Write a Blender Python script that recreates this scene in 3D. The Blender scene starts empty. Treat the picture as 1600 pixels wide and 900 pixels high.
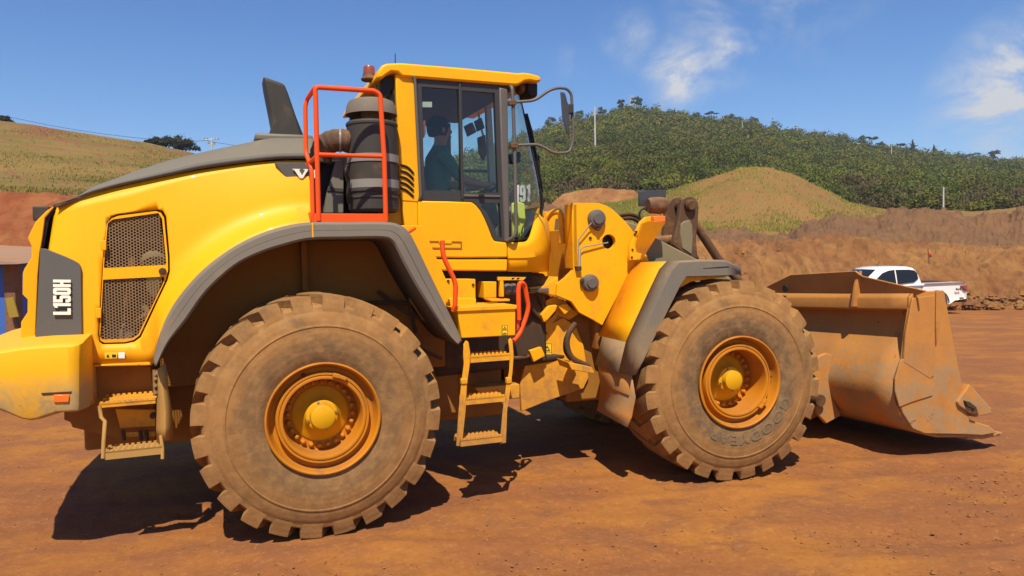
import bpy, bmesh, math, random
import numpy as np
from math import sin, cos, pi, radians, atan2, sqrt
from mathutils import Vector, Matrix
random.seed(7); rng = np.random.default_rng(11)
scene = bpy.context.scene; col = scene.collection

# ------------------------------------------------ camera, sky, sun, exposure
FPX, CH, PITCH, ROLL = 1156.5562, 1.938, 0.0423, 0.0191
_cp, _sp, _c, _s = cos(PITCH), sin(PITCH), cos(ROLL), sin(ROLL)
DV = np.array([0, _cp, -_sp]); RV = np.array([_c, -_s*_sp, -_s*_cp]); UV = np.array([_s, _c*_sp, _c*_cp])
cam = bpy.data.objects.new('camera', bpy.data.cameras.new('camera')); col.objects.link(cam)
cam.matrix_world = Matrix(((RV[0], UV[0], -DV[0], 0), (RV[1], UV[1], -DV[1], 0), (RV[2], UV[2], -DV[2], CH), (0, 0, 0, 1)))
cam.data.sensor_width = 36; cam.data.lens = FPX/1600*36; cam.data.clip_start = .05; cam.data.clip_end = 6000
scene.camera = cam

SUN_EL, SUN_AZ = radians(58), radians(181)     # azimuth from +Y; the sun stands high behind the photographer
world = bpy.data.worlds.new('World'); scene.world = world; world.use_nodes = True
wt = world.node_tree; wn = wt.nodes; wn.clear()
def wnode(t, **k):
    n = wn.new(t)
    for a, b in k.items(): setattr(n, a, b)
    return n
sky = wnode('ShaderNodeTexSky', sky_type='NISHITA', sun_disc=False)
sky.sun_elevation = SUN_EL; sky.sun_rotation = SUN_AZ; sky.altitude = 900; sky.air_density = 1.0; sky.dust_density = .35; sky.ozone_density = 4
geo = wnode('ShaderNodeTexCoord')
hs = wnode('ShaderNodeHueSaturation'); hs.inputs['Hue'].default_value = .506; hs.inputs['Saturation'].default_value = 1.24; hs.inputs['Value'].default_value = 1.15
wt.links.new(sky.outputs[0], hs.inputs['Color'])
def pxdir(px, py):
    r = (px-800)/FPX*RV + (450-py)/FPX*UV + DV
    return r/np.linalg.norm(r)
cl_noise = wnode('ShaderNodeTexNoise'); cl_noise.inputs['Scale'].default_value = 7; cl_noise.inputs['Detail'].default_value = 9; cl_noise.inputs['Roughness'].default_value = .62; cl_noise.inputs['Distortion'].default_value = .35
mp = wnode('ShaderNodeMapping'); mp.inputs['Scale'].default_value = (1, 1, 1.7)
wt.links.new(geo.outputs['Generated'], mp.inputs[0]); wt.links.new(mp.outputs[0], cl_noise.inputs['Vector'])
acc = None
for (px, py, rad, amp) in [(1062, 112, .062, 1.9), (1140, 82, .055, 1.5), (1240, 0, .12, .55), (980, 62, .055, .75), (1115, 30, .08, .6), (1625, 165, .125, 3.4), (1605, 90, .06, 2.0), (905, 100, .04, .4)]:
    vm = wnode('ShaderNodeVectorMath', operation='DISTANCE'); vm.inputs[1].default_value = tuple(pxdir(px, py))
    wt.links.new(geo.outputs['Generated'], vm.inputs[0])
    mr = wnode('ShaderNodeMapRange', interpolation_type='SMOOTHSTEP'); mr.inputs[1].default_value = 0; mr.inputs[2].default_value = rad; mr.inputs[3].default_value = amp; mr.inputs[4].default_value = 0
    wt.links.new(vm.outputs['Value'], mr.inputs[0])
    if acc is None: acc = mr.outputs[0]
    else:
        m = wnode('ShaderNodeMath', operation='MAXIMUM'); wt.links.new(acc, m.inputs[0]); wt.links.new(mr.outputs[0], m.inputs[1]); acc = m.outputs[0]
mr2 = wnode('ShaderNodeMapRange', interpolation_type='SMOOTHSTEP'); mr2.inputs[1].default_value = .40; mr2.inputs[2].default_value = .80
wt.links.new(cl_noise.outputs[0], mr2.inputs[0])
mm = wnode('ShaderNodeMath', operation='MULTIPLY', use_clamp=True); wt.links.new(acc, mm.inputs[0]); wt.links.new(mr2.outputs[0], mm.inputs[1])
mm2 = wnode('ShaderNodeMath', operation='MULTIPLY', use_clamp=True); wt.links.new(mm.outputs[0], mm2.inputs[0]); mm2.inputs[1].default_value = 1.6
cmix = wnode('ShaderNodeMixRGB'); cmix.inputs[2].default_value = (5.6, 5.7, 6.0, 1)
wt.links.new(mm2.outputs[0], cmix.inputs[0]); wt.links.new(hs.outputs[0], cmix.inputs[1])
bg = wnode('ShaderNodeBackground'); bg.inputs['Strength'].default_value = .085
wo = wnode('ShaderNodeOutputWorld'); wt.links.new(cmix.outputs[0], bg.inputs[0]); wt.links.new(bg.outputs[0], wo.inputs[0])

sl = bpy.data.lights.new('sun', 'SUN'); sl.energy = 4.6; sl.angle = radians(.5); sl.color = (1, .90, .71)
sun = bpy.data.objects.new('sun', sl); col.objects.link(sun)
sd = Vector((sin(SUN_AZ)*cos(SUN_EL), cos(SUN_AZ)*cos(SUN_EL), sin(SUN_EL)))
sun.rotation_euler = sd.to_track_quat('Z', 'Y').to_euler(); sun.location = (0, -10, 20)
vs = scene.view_settings; vs.view_transform = 'Standard'; vs.look = 'None'; vs.gamma = 1; vs.use_curve_mapping = False; vs.exposure = .54

# ------------------------------------------------ measuring frames of the machine and the ground
class Frame:                       # u forwards, v to the left side of the machine, z up
    def __init__(s, ox, oy, deg):
        t = radians(deg); s.o = np.array([ox, oy]); s.U = np.array([cos(t), sin(t)]); s.V = np.array([-sin(t), cos(t)]); s.deg = deg
    def w(s, u, v, z):
        p = s.o + u*s.U + v*s.V; return Vector((p[0], p[1], z))
    def uz(s, px, py, v):          # where a line of sight meets the plane v
        r = (px-800)/FPX*RV + (450-py)/FPX*UV + DV
        t = (v + s.o@s.V)/(r[:2]@s.V); p = t*r
        return float((p[:2]-s.o)@s.U), float(p[2]+CH)
    def vz(s, px, py, u):
        r = (px-800)/FPX*RV + (450-py)/FPX*UV + DV
        t = (u + s.o@s.U)/(r[:2]@s.U); p = t*r
        return float((p[:2]-s.o)@s.V), float(p[2]+CH)
    def P(s, px, py, v):
        u, z = s.uz(px, py, v); return s.w(u, v, z)
HX, HY, YA, YB, WB = -.2334, 7.1731, 21.5303, 17.0347, 1.775
R = Frame(HX-WB*cos(radians(YA)), HY-WB*sin(radians(YA)), YA)     # rear frame, origin under the rear axle
F = Frame(HX+WB*cos(radians(YB)), HY+WB*sin(radians(YB)), YB)     # front frame, origin under the front axle
G0 = -.02
def world_at(px, py, y):
    r = (px-800)/FPX*RV + (450-py)/FPX*UV + DV; t = y/r[1]
    return t*r[0], y, t*r[2]+CH

# ------------------------------------------------ materials
class MatB:
    def __init__(s, name):
        s.m = bpy.data.materials.new(name); s.m.use_nodes = True; s.nt = s.m.node_tree; s.n = s.nt.nodes; s.n.clear()
        s.out = s.n.new('ShaderNodeOutputMaterial'); s.b = s.n.new('ShaderNodeBsdfPrincipled'); s.nt.links.new(s.b.outputs[0], s.out.inputs[0])
        s.tc = s.n.new('ShaderNodeTexCoord')
    def L(s, a, b): s.nt.links.new(a, b)
    def noise(s, scale, detail=6, rough=.6, dist=0, stretch=None, src='Object'):
        t = s.n.new('ShaderNodeTexNoise'); t.inputs['Scale'].default_value = scale; t.inputs['Detail'].default_value = detail
        t.inputs['Roughness'].default_value = rough; t.inputs['Distortion'].default_value = dist
        v = s.tc.outputs[src]
        if stretch:
            m = s.n.new('ShaderNodeMapping'); m.inputs['Scale'].default_value = stretch; s.L(v, m.inputs[0]); v = m.outputs[0]
        s.L(v, t.inputs['Vector']); return t.outputs[0]
    def ramp(s, v, a, b, lo=0, hi=1):
        m = s.n.new('ShaderNodeMapRange'); m.interpolation_type = 'SMOOTHSTEP'
        for i, q in enumerate((a, b, lo, hi)): m.inputs[i+1].default_value = q
        s.L(v, m.inputs[0]); return m.outputs[0]
    def math(s, op, a, b=None):
        m = s.n.new('ShaderNodeMath'); m.operation = op
        for i, q in enumerate((a, b)):
            if q is None: continue
            if isinstance(q, (int, float)): m.inputs[i].default_value = q
            else: s.L(q, m.inputs[i])
        return m.outputs[0]
    def mix(s, f, a, b):
        m = s.n.new('ShaderNodeMixRGB')
        for i, q in enumerate((f, a, b)):
            if isinstance(q, (int, float)): m.inputs[i].default_value = q
            elif isinstance(q, tuple): m.inputs[i].default_value = (*q, 1)
            else: s.L(q, m.inputs[i])
        return m.outputs[0]
    def bump(s, h, strength=.3, dist=.02):
        b = s.n.new('ShaderNodeBump'); b.inputs['Strength'].default_value = strength; b.inputs['Distance'].default_value = dist
        s.L(h, b.inputs['Height']); s.L(b.outputs[0], s.b.inputs['Normal'])
    def pos_z(s):
        g = s.n.new('ShaderNodeNewGeometry'); x = s.n.new('ShaderNodeSeparateXYZ'); s.L(g.outputs['Position'], x.inputs[0]); return x.outputs[2]
    def up(s):
        g = s.n.new('ShaderNodeNewGeometry'); x = s.n.new('ShaderNodeSeparateXYZ'); s.L(g.outputs['Normal'], x.inputs[0]); return x.outputs[2]
    def done(s, colr, rough=.5, metal=0, spec=.5, coat=0):
        for nm, q in (('Base Color', colr), ('Roughness', rough), ('Metallic', metal), ('Specular IOR Level', spec), ('Coat Weight', coat)):
            i = s.b.inputs[nm]
            if isinstance(q, (int, float)): i.default_value = q
            elif isinstance(q, tuple): i.default_value = (*q, 1)
            else: s.L(q, i)
        return s.m
SPLASH = {'bumper_paint': (1.30, 1.06, 1.7), 'yellow_paint': (1.75, 1.25, .30), 'grey_plastic': (1.7, 1.2, .4), 'worn_grey_plastic': (1.7, 1.1, .8)}
DUST = (.36, .15, .045)
def paint(name, c, dirt=.3, low=.0, rough=.4, dustc=DUST, scale=2.2, chip=None, coat=0):
    b = MatB(name)
    n1 = b.noise(scale, 8, .65, .4); n2 = b.noise(scale*9, 5, .6); n3 = b.noise(scale*2, 4, .5, 0, (6, 6, .5))
    f = b.ramp(n1, .62-.35*dirt, .9-.3*dirt)
    f = b.math('MULTIPLY', f, b.ramp(n2, .25, .7, .35, 1.2))
    f = b.math('ADD', f, b.math('MULTIPLY', b.ramp(n3, .5, .8), .35*dirt))
    upf = b.ramp(b.up(), .35, .95, 0, .55*min(1, dirt*2)); f = b.math('ADD', f, upf)
    if name in SPLASH: z0_, z1_, am_ = SPLASH[name]; f = b.math('ADD', f, b.math('MULTIPLY', b.ramp(b.pos_z(), z0_, z1_, 0, am_), b.ramp(b.noise(3.5, 6, .7, .5), .30, .62, .15, 1)))
    if low: f = b.math('ADD', f, b.ramp(b.pos_z(), low, .2, 0, .9))
    f = b.math('MINIMUM', b.math('MULTIPLY', f, .85), .96)
    cc = b.mix(b.ramp(b.noise(1.1, 3), .3, .7, 0, .35), c, tuple(q*.82 for q in c))
    cc = b.mix(f, cc, dustc)
    if chip:
        k = b.ramp(b.noise(14, 6, .7, 1.2), .66, .70, 0, .8); cc = b.mix(k, cc, chip)
    b.bump(b.noise(55, 3), .05, .004)
    return b.done(cc, b.ramp(f, 0, .7, rough, .85), 0, .22, coat)
YEL = (.88, .40, .002)
M = {}
M['yellow'] = paint('yellow_paint', YEL, .15, 0, .46, coat=.04)
M['bumper'] = paint('bumper_paint', (.84, .41, .006), .16, 0, .5, dustc=(.40, .28, .12), chip=(.20, .10, .03))
M['grey_worn'] = paint('worn_grey_plastic', (.155, .14, .115), .42, 0, .7, dustc=(.30, .19, .09), scale=5, chip=(.23, .225, .21))
M['yellow_dirty'] = paint('yellow_paint_dusty', (.86, .39, .004), .30, .9, .48, chip=(.16, .07, .02))
M['yellow_mud'] = paint('yellow_paint_muddy', (.80, .36, .008), .62, 1.2, .6, dustc=(.40, .19, .05), chip=(.12, .05, .02))
M['grey'] = paint('grey_plastic', (.165, .142, .115), .34, 0, .68, dustc=(.27, .19, .11), scale=5, chip=(.21, .19, .16))
M['grey_panel'] = paint('grey_panel_paint', (.10, .095, .088), .10, 0, .55, dustc=(.26, .18, .10))
M['hood_grey'] = paint('hood_grey_paint', (.165, .15, .118), .15, 0, .5, dustc=(.26, .19, .11))
M['charcoal'] = paint('charcoal_plastic', (.05, .045, .04), .25, 0, .6, dustc=(.20, .13, .07))
M['black'] = paint('black_plastic', (.018, .017, .016), .2, 0, .45, dustc=(.12, .07, .03))
M['dark_metal'] = paint('dark_dusty_metal', (.055, .035, .022), .5, 0, .7, dustc=(.20, .085, .028))
M['belly'] = paint('dusty_frame_paint', (.30, .13, .02), .6, 0, .8, dustc=(.22, .085, .025))
M['orange'] = paint('orange_paint', (.78, .085, .012), .12, 0, .45)
M['brown_metal'] = paint('greasy_brown_metal', (.10, .052, .028), .5, 0, .6, dustc=(.30, .15, .06), scale=5)
M['arm_grey'] = paint('dusty_arm_paint', (.20, .17, .10), .45, 0, .6, dustc=(.28, .18, .09))
M['steel'] = paint('steel_band', (.24, .235, .225), .25, 0, .35)
M['rubber_hose'] = paint('rubber_hose', (.07, .045, .03), .5, 0, .7, dustc=(.22, .11, .05), scale=6)
M['white_mark'] = paint('cream_lettering', (.80, .76, .66), .05, 0, .5)
M['white_paint'] = paint('white_car_paint', (.80, .78, .75), .08, 0, .25, dustc=(.55, .33, .16), coat=.6)
M['tin'] = paint('bumper_flap', (.42, .24, .07), .45, 0, .75, dustc=(.46, .24, .06))

def bucket_mat():
    b = MatB('worn_bucket_steel'); n = b.noise(1.6, 8, .65, .6); n2 = b.noise(3.0, 7, .7, .5, (1, 1, 2.4)); n3 = b.noise(28, 5, .7)
    c = b.mix(b.ramp(n, .3, .75), (.50, .205, .034), (.36, .15, .036))
    z = b.pos_z(); wear = b.math('MULTIPLY', b.ramp(z, 1.2, .55, 0, 1), b.ramp(n2, .42, .60))
    sp = b.math('MULTIPLY', wear, 1.0); c = b.mix(b.math('MINIMUM', sp, .62), c, (.28, .21, .12))
    spots = b.math('MULTIPLY', b.ramp(b.noise(7, 4, .6, .4), .66, .72), .75); c = b.mix(spots, c, (.10, .045, .018))
    c = b.mix(b.ramp(n3, .3, .8, 0, .25), c, (.30, .14, .04))
    b.bump(b.noise(9, 8, .7), .25, .02); return b.done(c, .8)
M['bucket'] = bucket_mat()
def tyre_mat(name, inner):
    b = MatB(name); x = b.n.new('ShaderNodeSeparateXYZ'); b.L(b.tc.outputs['Object'], x.inputs[0])
    r = b.math('SQRT', b.math('ADD', b.math('MULTIPLY', x.outputs[0], x.outputs[0]), b.math('MULTIPLY', x.outputs[2], x.outputs[2])))
    n = b.noise(2.3, 8, .62, .5); n2 = b.noise(11, 6, .65); n4 = b.noise(34, 5, .7)
    c = b.mix(b.ramp(n, .28, .75), (.30, .145, .046), (.185, .10, .040))
    rr = b.math('ADD', r, b.math('MULTIPLY', b.math('SUBTRACT', n, .5), .09))
    ring = b.math('MULTIPLY', b.ramp(rr, .60, .50, 0, 1), inner); c = b.mix(ring, c, (.125, .080, .044))
    sm = b.math('MULTIPLY', b.ramp(b.noise(3.4, 7, .68, 1.2), .54, .66), .7); c = b.mix(sm, c, (.165, .095, .045))
    c = b.mix(b.ramp(n2, .35, .75, 0, .55), c, (.40, .22, .085)); c = b.mix(b.ramp(n4, .5, .8, 0, .35), c, (.14, .075, .03))
    w = b.math('SINE', b.math('MULTIPLY', r, 150)); w2 = b.math('ADD', b.math('MULTIPLY', w, .10), b.noise(40, 5, .6))
    b.bump(w2, .35, .008); return b.done(c, .92, 0, .2)
M['tyre_rear'] = tyre_mat('dusty_tyre_rubber', .6); M['tyre_front'] = tyre_mat('dusty_tyre_rubber_worn', .92)
M['rim'] = paint('rim_paint', (.52, .19, .008), .45, 0, .6, dustc=(.27, .11, .03), scale=4)
M['hub'] = paint('hub_paint', (.66, .34, .006), .34, 0, .5, dustc=(.36, .16, .03), scale=5)

def simple(name, c, rough=.5, metal=0, spec=.5):
    b = MatB(name); n = b.noise(8, 5); return b.done(b.mix(b.ramp(n, .3, .8, 0, .3), c, tuple(q*.7 for q in c)), rough, metal, spec)
M['red_lens'] = simple('red_lens', (.28, .06, .035), .3); M['orange_lens'] = simple('orange_lens', (.95, .17, .015), .3)
M['seat'] = simple('seat_fabric', (.02, .022, .026), .9); M['shirt'] = simple('green_shirt', (.03, .17, .11), .9)
M['skin'] = simple('skin', (.36, .19, .12), .6); M['trousers'] = simple('dark_trousers', (.03, .035, .05), .9); M['hair'] = simple('dark_hair', (.012, .01, .008), .8)
M['cab_inner'] = simple('cab_lining', (.07, .07, .068), .8); M['cab_pillar'] = simple('pale_cab_trim', (.42, .46, .40), .7)
M['yellow_cloth'] = simple('lime_cloth', (.62, .66, .12), .8)
M['frame_black'] = simple('window_frame_rubber', (.035, .033, .033), .5)
M['pillar_grey'] = simple('pillar_grey_paint', (.11, .095, .085), .5)
M['mirror_face'] = simple('mirror_back', (.05, .05, .055), .3)
M['white'] = simple('white_vinyl', (.8, .8, .76), .5); M['label_yellow'] = simple('label_yellow', (.85, .55, .02), .5); M['ink'] = simple('label_ink', (.015, .012, .01), .6)
M['bolt'] = simple('bolt_zinc', (.3, .24, .15), .5, .3)
def glass(name, tint, refl=.10):
    b = MatB(name); tr = b.n.new('ShaderNodeBsdfTransparent'); tr.inputs[0].default_value = (*tint, 1)
    gl = b.n.new('ShaderNodeBsdfGlossy'); gl.inputs['Roughness'].default_value = .03
    fr = b.n.new('ShaderNodeLayerWeight'); fr.inputs[0].default_value = .5; fa = b.math('POWER', fr.outputs['Facing'], 4.5)
    mx = b.n.new('ShaderNodeMixShader'); b.L(b.math('MAXIMUM', fa, refl), mx.inputs[0]); b.L(tr.outputs[0], mx.inputs[1]); b.L(gl.outputs[0], mx.inputs[2])
    b.L(mx.outputs[0], b.out.inputs[0]); return b.m
M['glass'] = glass('cab_glass', (.82, .91, .86), .06)
b = MatB('dark_car_glass'); M['car_glass'] = b.done((.012, .013, .016), .18, 0, .4)
def perf_mat():
    b = MatB('perforated_grille'); x = b.n.new('ShaderNodeSeparateXYZ'); b.L(b.tc.outputs['UV'], x.inputs[0])
    k = 2*pi/.0185; a = None
    for t in (0, 60, 120):
        p = b.math('ADD', b.math('MULTIPLY', x.outputs[0], k*cos(radians(t))), b.math('MULTIPLY', x.outputs[1], k*sin(radians(t))))
        q = b.math('COSINE', p); a = q if a is None else b.math('ADD', a, q)
    hole = b.math('GREATER_THAN', a, -.42)
    tr = b.n.new('ShaderNodeBsdfTransparent'); mx = b.n.new('ShaderNodeMixShader'); b.L(hole, mx.inputs[0]); b.L(b.b.outputs[0], mx.inputs[1]); b.L(tr.outputs[0], mx.inputs[2])
    b.L(mx.outputs[0], b.out.inputs[0]); b.done((.22, .13, .055), .6); return b.m
M['perf'] = perf_mat()

# ------------------------------------------------ mesh helpers
def tag(o, label=None, cat=None, group=None, kind=None):
    for k, v in (('label', label), ('category', cat), ('group', group), ('kind', kind)):
        if v: o[k] = v
    return o
def empty(name, loc, rz=0, **k):
    o = bpy.data.objects.new(name, None); col.objects.link(o); o.location = loc; o.rotation_euler.z = rz; o.empty_display_size = .3
    bpy.context.view_layer.update(); return tag(o, **k)
def mesh_obj(name, verts, faces, mat, parent=None, smooth=True, recenter=True, bevel=0, solid=0, solid_off=1, auto=35, local=False, uvs=None, segs=2):
    me = bpy.data.meshes.new(name); vv = np.array([tuple(v) for v in verts], dtype=float)
    c = np.zeros(3)
    if recenter and not local and len(vv): c = (vv.min(0)+vv.max(0))/2; vv = vv-c
    me.from_pydata(vv.tolist(), [], [tuple(f) for f in faces]); me.validate(); me.update()
    bm = bmesh.new(); bm.from_mesh(me)
    bmesh.ops.remove_doubles(bm, verts=bm.verts, dist=1e-5); bmesh.ops.recalc_face_normals(bm, faces=bm.faces)
    for f in bm.faces: f.smooth = smooth
    for e in bm.edges:
        if len(e.link_faces) == 2 and e.calc_face_angle(0) > radians(auto): e.smooth = False
    bm.to_mesh(me); bm.free()
    if mat: me.materials.append(mat)
    o = bpy.data.objects.new(name, me); col.objects.link(o); o.location = c
    if parent:
        if parent.type == 'MESH': bpy.context.view_layer.update()
        o.parent = parent
        if not local: o.matrix_parent_inverse = parent.matrix_world.inverted()
    if solid:
        s = o.modifiers.new('solid', 'SOLIDIFY'); s.thickness = solid; s.offset = solid_off
    if bevel:
        bv = o.modifiers.new('bevel', 'BEVEL'); bv.width = bevel; bv.segments = segs; bv.limit_method = 'ANGLE'; bv.angle_limit = radians(32); bv.harden_normals = False
    return o
def join(lst):
    V, Fc = [], []
    for v, f in lst:
        n = len(V); V += [tuple(q) for q in v]; Fc += [tuple(i+n for i in q) for q in f]
    return V, Fc
def grid_faces(nr, nc, cr=False, cc=False):
    f = []
    for i in range(nr if cr else nr-1):
        for j in range(nc if cc else nc-1):
            i2, j2 = (i+1) % nr, (j+1) % nc
            f.append((i*nc+j, i*nc+j2, i2*nc+j2, i2*nc+j))
    return f
def loft_data(rows, closed=False):
    V = [tuple(p) for r in rows for p in r]; return V, grid_faces(len(rows), len(rows[0]), False, closed)
def box_data(fr, u0, u1, v0, v1, z0, z1):
    V = [fr.w(u, v, z) for z in (z0, z1) for v in (v0, v1) for u in (u0, u1)]
    return V, [(0, 2, 3, 1), (4, 5, 7, 6), (0, 1, 5, 4), (2, 6, 7, 3), (0, 4, 6, 2), (1, 3, 7, 5)]
def box(name, fr, u0, u1, v0, v1, z0, z1, mat, parent=None, bevel=.008, **k):
    V, f = box_data(fr, u0, u1, v0, v1, z0, z1); return mesh_obj(name, V, f, M[mat], parent, bevel=bevel, **k)
def prism_data(A, B):              # two matching rings of world points
    n = len(A); V = [tuple(p) for p in A]+[tuple(p) for p in B]
    return V, [tuple(range(n)), tuple(range(2*n-1, n-1, -1))] + [(i, (i+1) % n, n+(i+1) % n, n+i) for i in range(n)]
def plate(name, fr, pts, v, th, mat, parent=None, bevel=.006, mirror=False, **k):
    """outline measured at plane v (a point may carry its own v), thickness th inwards"""
    out = []
    for sg in ((1, -1) if mirror else (1,)):
        A, B = [], []
        for p in pts:
            vv = p[2] if len(p) > 2 else v; u, z = fr.uz(p[0], p[1], vv)
            A.append(fr.w(u, sg*vv, z)); B.append(fr.w(u, sg*(vv+th), z))
        V, f = prism_data(A, B); out.append(mesh_obj(name, V, f, M[mat], parent, bevel=bevel, **k))
    return out[0]
def plate_uz(name, fr, pts, v0, v1, mat, parent=None, bevel=.006, **k):
    V, f = prism_data([fr.w(u, v0, z) for u, z in pts], [fr.w(u, v1, z) for u, z in pts]); return mesh_obj(name, V, f, M[mat], parent, bevel=bevel, **k)
def holes_data(outer, holes, depth):
    """filled 2D outline with holes -> list of (x, y, d) verts and faces"""
    cu = bpy.data.curves.new('tmp', 'CURVE'); cu.dimensions = '2D'; cu.fill_mode = 'BOTH'; cu.extrude = depth/2
    for ring in [outer]+list(holes):
        sp = cu.splines.new('POLY'); sp.points.add(len(ring)-1); sp.use_cyclic_u = True
        for i, p in enumerate(ring): sp.points[i].co = (p[0], p[1], 0, 1)
    o = bpy.data.objects.new('tmp', cu); col.objects.link(o); dg = bpy.context.evaluated_depsgraph_get()
    me = bpy.data.meshes.new_from_object(o.evaluated_get(dg)); V = [tuple(v.co) for v in me.vertices]; f = [tuple(p.vertices) for p in me.polygons]
    bpy.data.objects.remove(o); bpy.data.curves.remove(cu); bpy.data.meshes.remove(me); return V, f
def plate_holes(name, fr, outer, holes, v, th, mat, parent=None, bevel=0, mirror=False, vfun=None, **k):
    ring = lambda r: [fr.uz(p[0], p[1], v) for p in r]
    V, f = holes_data(ring(outer), [ring(h) for h in holes], th); o = None
    for sg in ((1, -1) if mirror else (1,)):
        W = [fr.w(x, sg*((v if vfun is None else vfun(x, y)) + th/2 + d), y) for x, y, d in V]
        q = mesh_obj(name, W, f, M[mat], parent, bevel=bevel, **k); o = o or q
    return o
def tube_data(pts, r, seg=10, caps=True):
    P = [Vector(p) for p in pts]; n = len(P); rr = r if isinstance(r, (list, tuple)) else [r]*n
    T = []
    for i in range(n):
        a = P[max(i-1, 0)]; b = P[min(i+1, n-1)]; T.append((b-a).normalized())
    ref = Vector((0, 0, 1)) if abs(T[0].z) < .9 else Vector((1, 0, 0)); N = (ref - T[0]*ref.dot(T[0])).normalized(); V = []
    for i in range(n):
        N = (N - T[i]*N.dot(T[i]))
        N = N.normalized() if N.length > 1e-6 else T[i].orthogonal().normalized()
        B = T[i].cross(N)
        for j in range(seg):
            a = 2*pi*j/seg; V.append(P[i] + (N*cos(a)+B*sin(a))*rr[i])
    f = grid_faces(n, seg, False, True)
    if caps: f += [tuple(range(seg-1, -1, -1)), tuple(range((n-1)*seg, n*seg))]
    return V, f
def smooth_path(pts, k=5):
    P = [Vector(p) for p in pts]; out = []
    for i in range(len(P)-1):
        p0 = P[max(i-1, 0)]; p1 = P[i]; p2 = P[i+1]; p3 = P[min(i+2, len(P)-1)]
        for j in range(k):
            t = j/k; out.append(.5*((2*p1)+(p2-p0)*t+(2*p0-5*p1+4*p2-p3)*t*t+(3*p1-3*p2+p3-p0)*t**3))
    return out+[P[-1]]
def bend_path(pts, rad=.06, k=4):  # straight runs with rounded corners
    P = [Vector(p) for p in pts]; out = [P[0]]
    for i in range(1, len(P)-1):
        a, b, c = P[i-1], P[i], P[i+1]; d1 = (a-b); d2 = (c-b); r = min(rad, d1.length*.45, d2.length*.45)
        s, e = b+d1.normalized()*r, b+d2.normalized()*r
        for j in range(k+1):
            t = j/k; out.append((1-t)**2*s+2*t*(1-t)*b+t*t*e)
    return out+[P[-1]]
def tube(name, pts, r, mat, parent=None, seg=10, smooth=False, bend=None, **k):
    if smooth: pts = smooth_path(pts)
    if bend: pts = bend_path(pts, bend)
    V, f = tube_data(pts, r, seg); return mesh_obj(name, V, f, M[mat], parent, auto=50, **k)
def lathe_data(prof, fn, seg=48, close=False):
    """prof: list of (radius, along); fn(x, y, along) -> world point"""
    V = [fn(r*cos(2*pi*j/seg), r*sin(2*pi*j/seg), a) for r, a in prof for j in range(seg)]
    f = grid_faces(len(prof), seg, close, True)
    if not close:
        if prof[0][0] > 1e-4: f.append(tuple(range(seg-1, -1, -1)))
        if prof[-1][0] > 1e-4: f.append(tuple(range((len(prof)-1)*seg, len(prof)*seg)))
    return V, f
def lathe_v(name, fr, u, z, prof, mat, parent=None, seg=40, **k):   # axis across the machine, along = v
    V, f = lathe_data(prof, lambda x, y, a: fr.w(u+x, a, z+y), seg); return mesh_obj(name, V, f, M[mat], parent, **k)
def lathe_z(name, fr, u, v, prof, mat, parent=None, seg=40, **k):   # vertical axis, along = z
    V, f = lathe_data(prof, lambda x, y, a: fr.w(u+x, v+y, a), seg); return mesh_obj(name, V, f, M[mat], parent, **k)
def boolean_cut(o, cutter_data):
    V, f = cutter_data; c = mesh_obj('cutter', V, f, None)
    m = o.modifiers.new('cut', 'BOOLEAN'); m.object = c; m.operation = 'DIFFERENCE'; m.solver = 'EXACT'
    bpy.context.view_layer.update(); dg = bpy.context.evaluated_depsgraph_get()
    me = bpy.data.meshes.new_from_object(o.evaluated_get(dg)); me.name = o.name; o.modifiers.clear(); o.data = me; bpy.data.objects.remove(c)
def noise2(x, y, seed=0, octaves=5, scale=1., rough=.5):
    """value noise on numpy arrays"""
    out = np.zeros_like(x, dtype=float); amp = 1; tot = 0
    for o in range(octaves):
        g = np.random.default_rng(seed*97+o).random((256, 256)); xs = x*scale*2**o+o*17.3; ys = y*scale*2**o+o*9.1
        xi = np.floor(xs).astype(int); yi = np.floor(ys).astype(int); fx = xs-xi; fy = ys-yi; fx = fx*fx*(3-2*fx); fy = fy*fy*(3-2*fy)
        a = g[xi % 256, yi % 256]; b = g[(xi+1) % 256, yi % 256]; c = g[xi % 256, (yi+1) % 256]; d = g[(xi+1) % 256, (yi+1) % 256]
        out += amp*((a*(1-fx)+b*fx)*(1-fy)+(c*(1-fx)+d*fx)*fy); tot += amp; amp *= rough
    return out/tot
def fast_mesh(name, V, quads, mat, colors=None, tris=False, smooth=False):
    me = bpy.data.meshes.new(name); V = np.asarray(V, dtype=np.float32); Q = np.asarray(quads, dtype=np.int32); k = Q.shape[1]
    me.vertices.add(len(V)); me.vertices.foreach_set('co', V.ravel()); me.loops.add(Q.size); me.loops.foreach_set('vertex_index', Q.ravel())
    me.polygons.add(len(Q)); me.polygons.foreach_set('loop_start', np.arange(0, Q.size, k, dtype=np.int32)); me.polygons.foreach_set('loop_total', np.full(len(Q), k, dtype=np.int32))
    me.polygons.foreach_set('use_smooth', np.full(len(Q), smooth))
    me.update(calc_edges=True)
    if colors is not None:
        a = me.color_attributes.new('tone', 'FLOAT_COLOR', 'POINT'); c = np.ones((len(V), 4), dtype=np.float32); c[:, :3] = colors; a.data.foreach_set('color', c.ravel())
    me.materials.append(mat); o = bpy.data.objects.new(name, me); col.objects.link(o); return o
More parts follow.
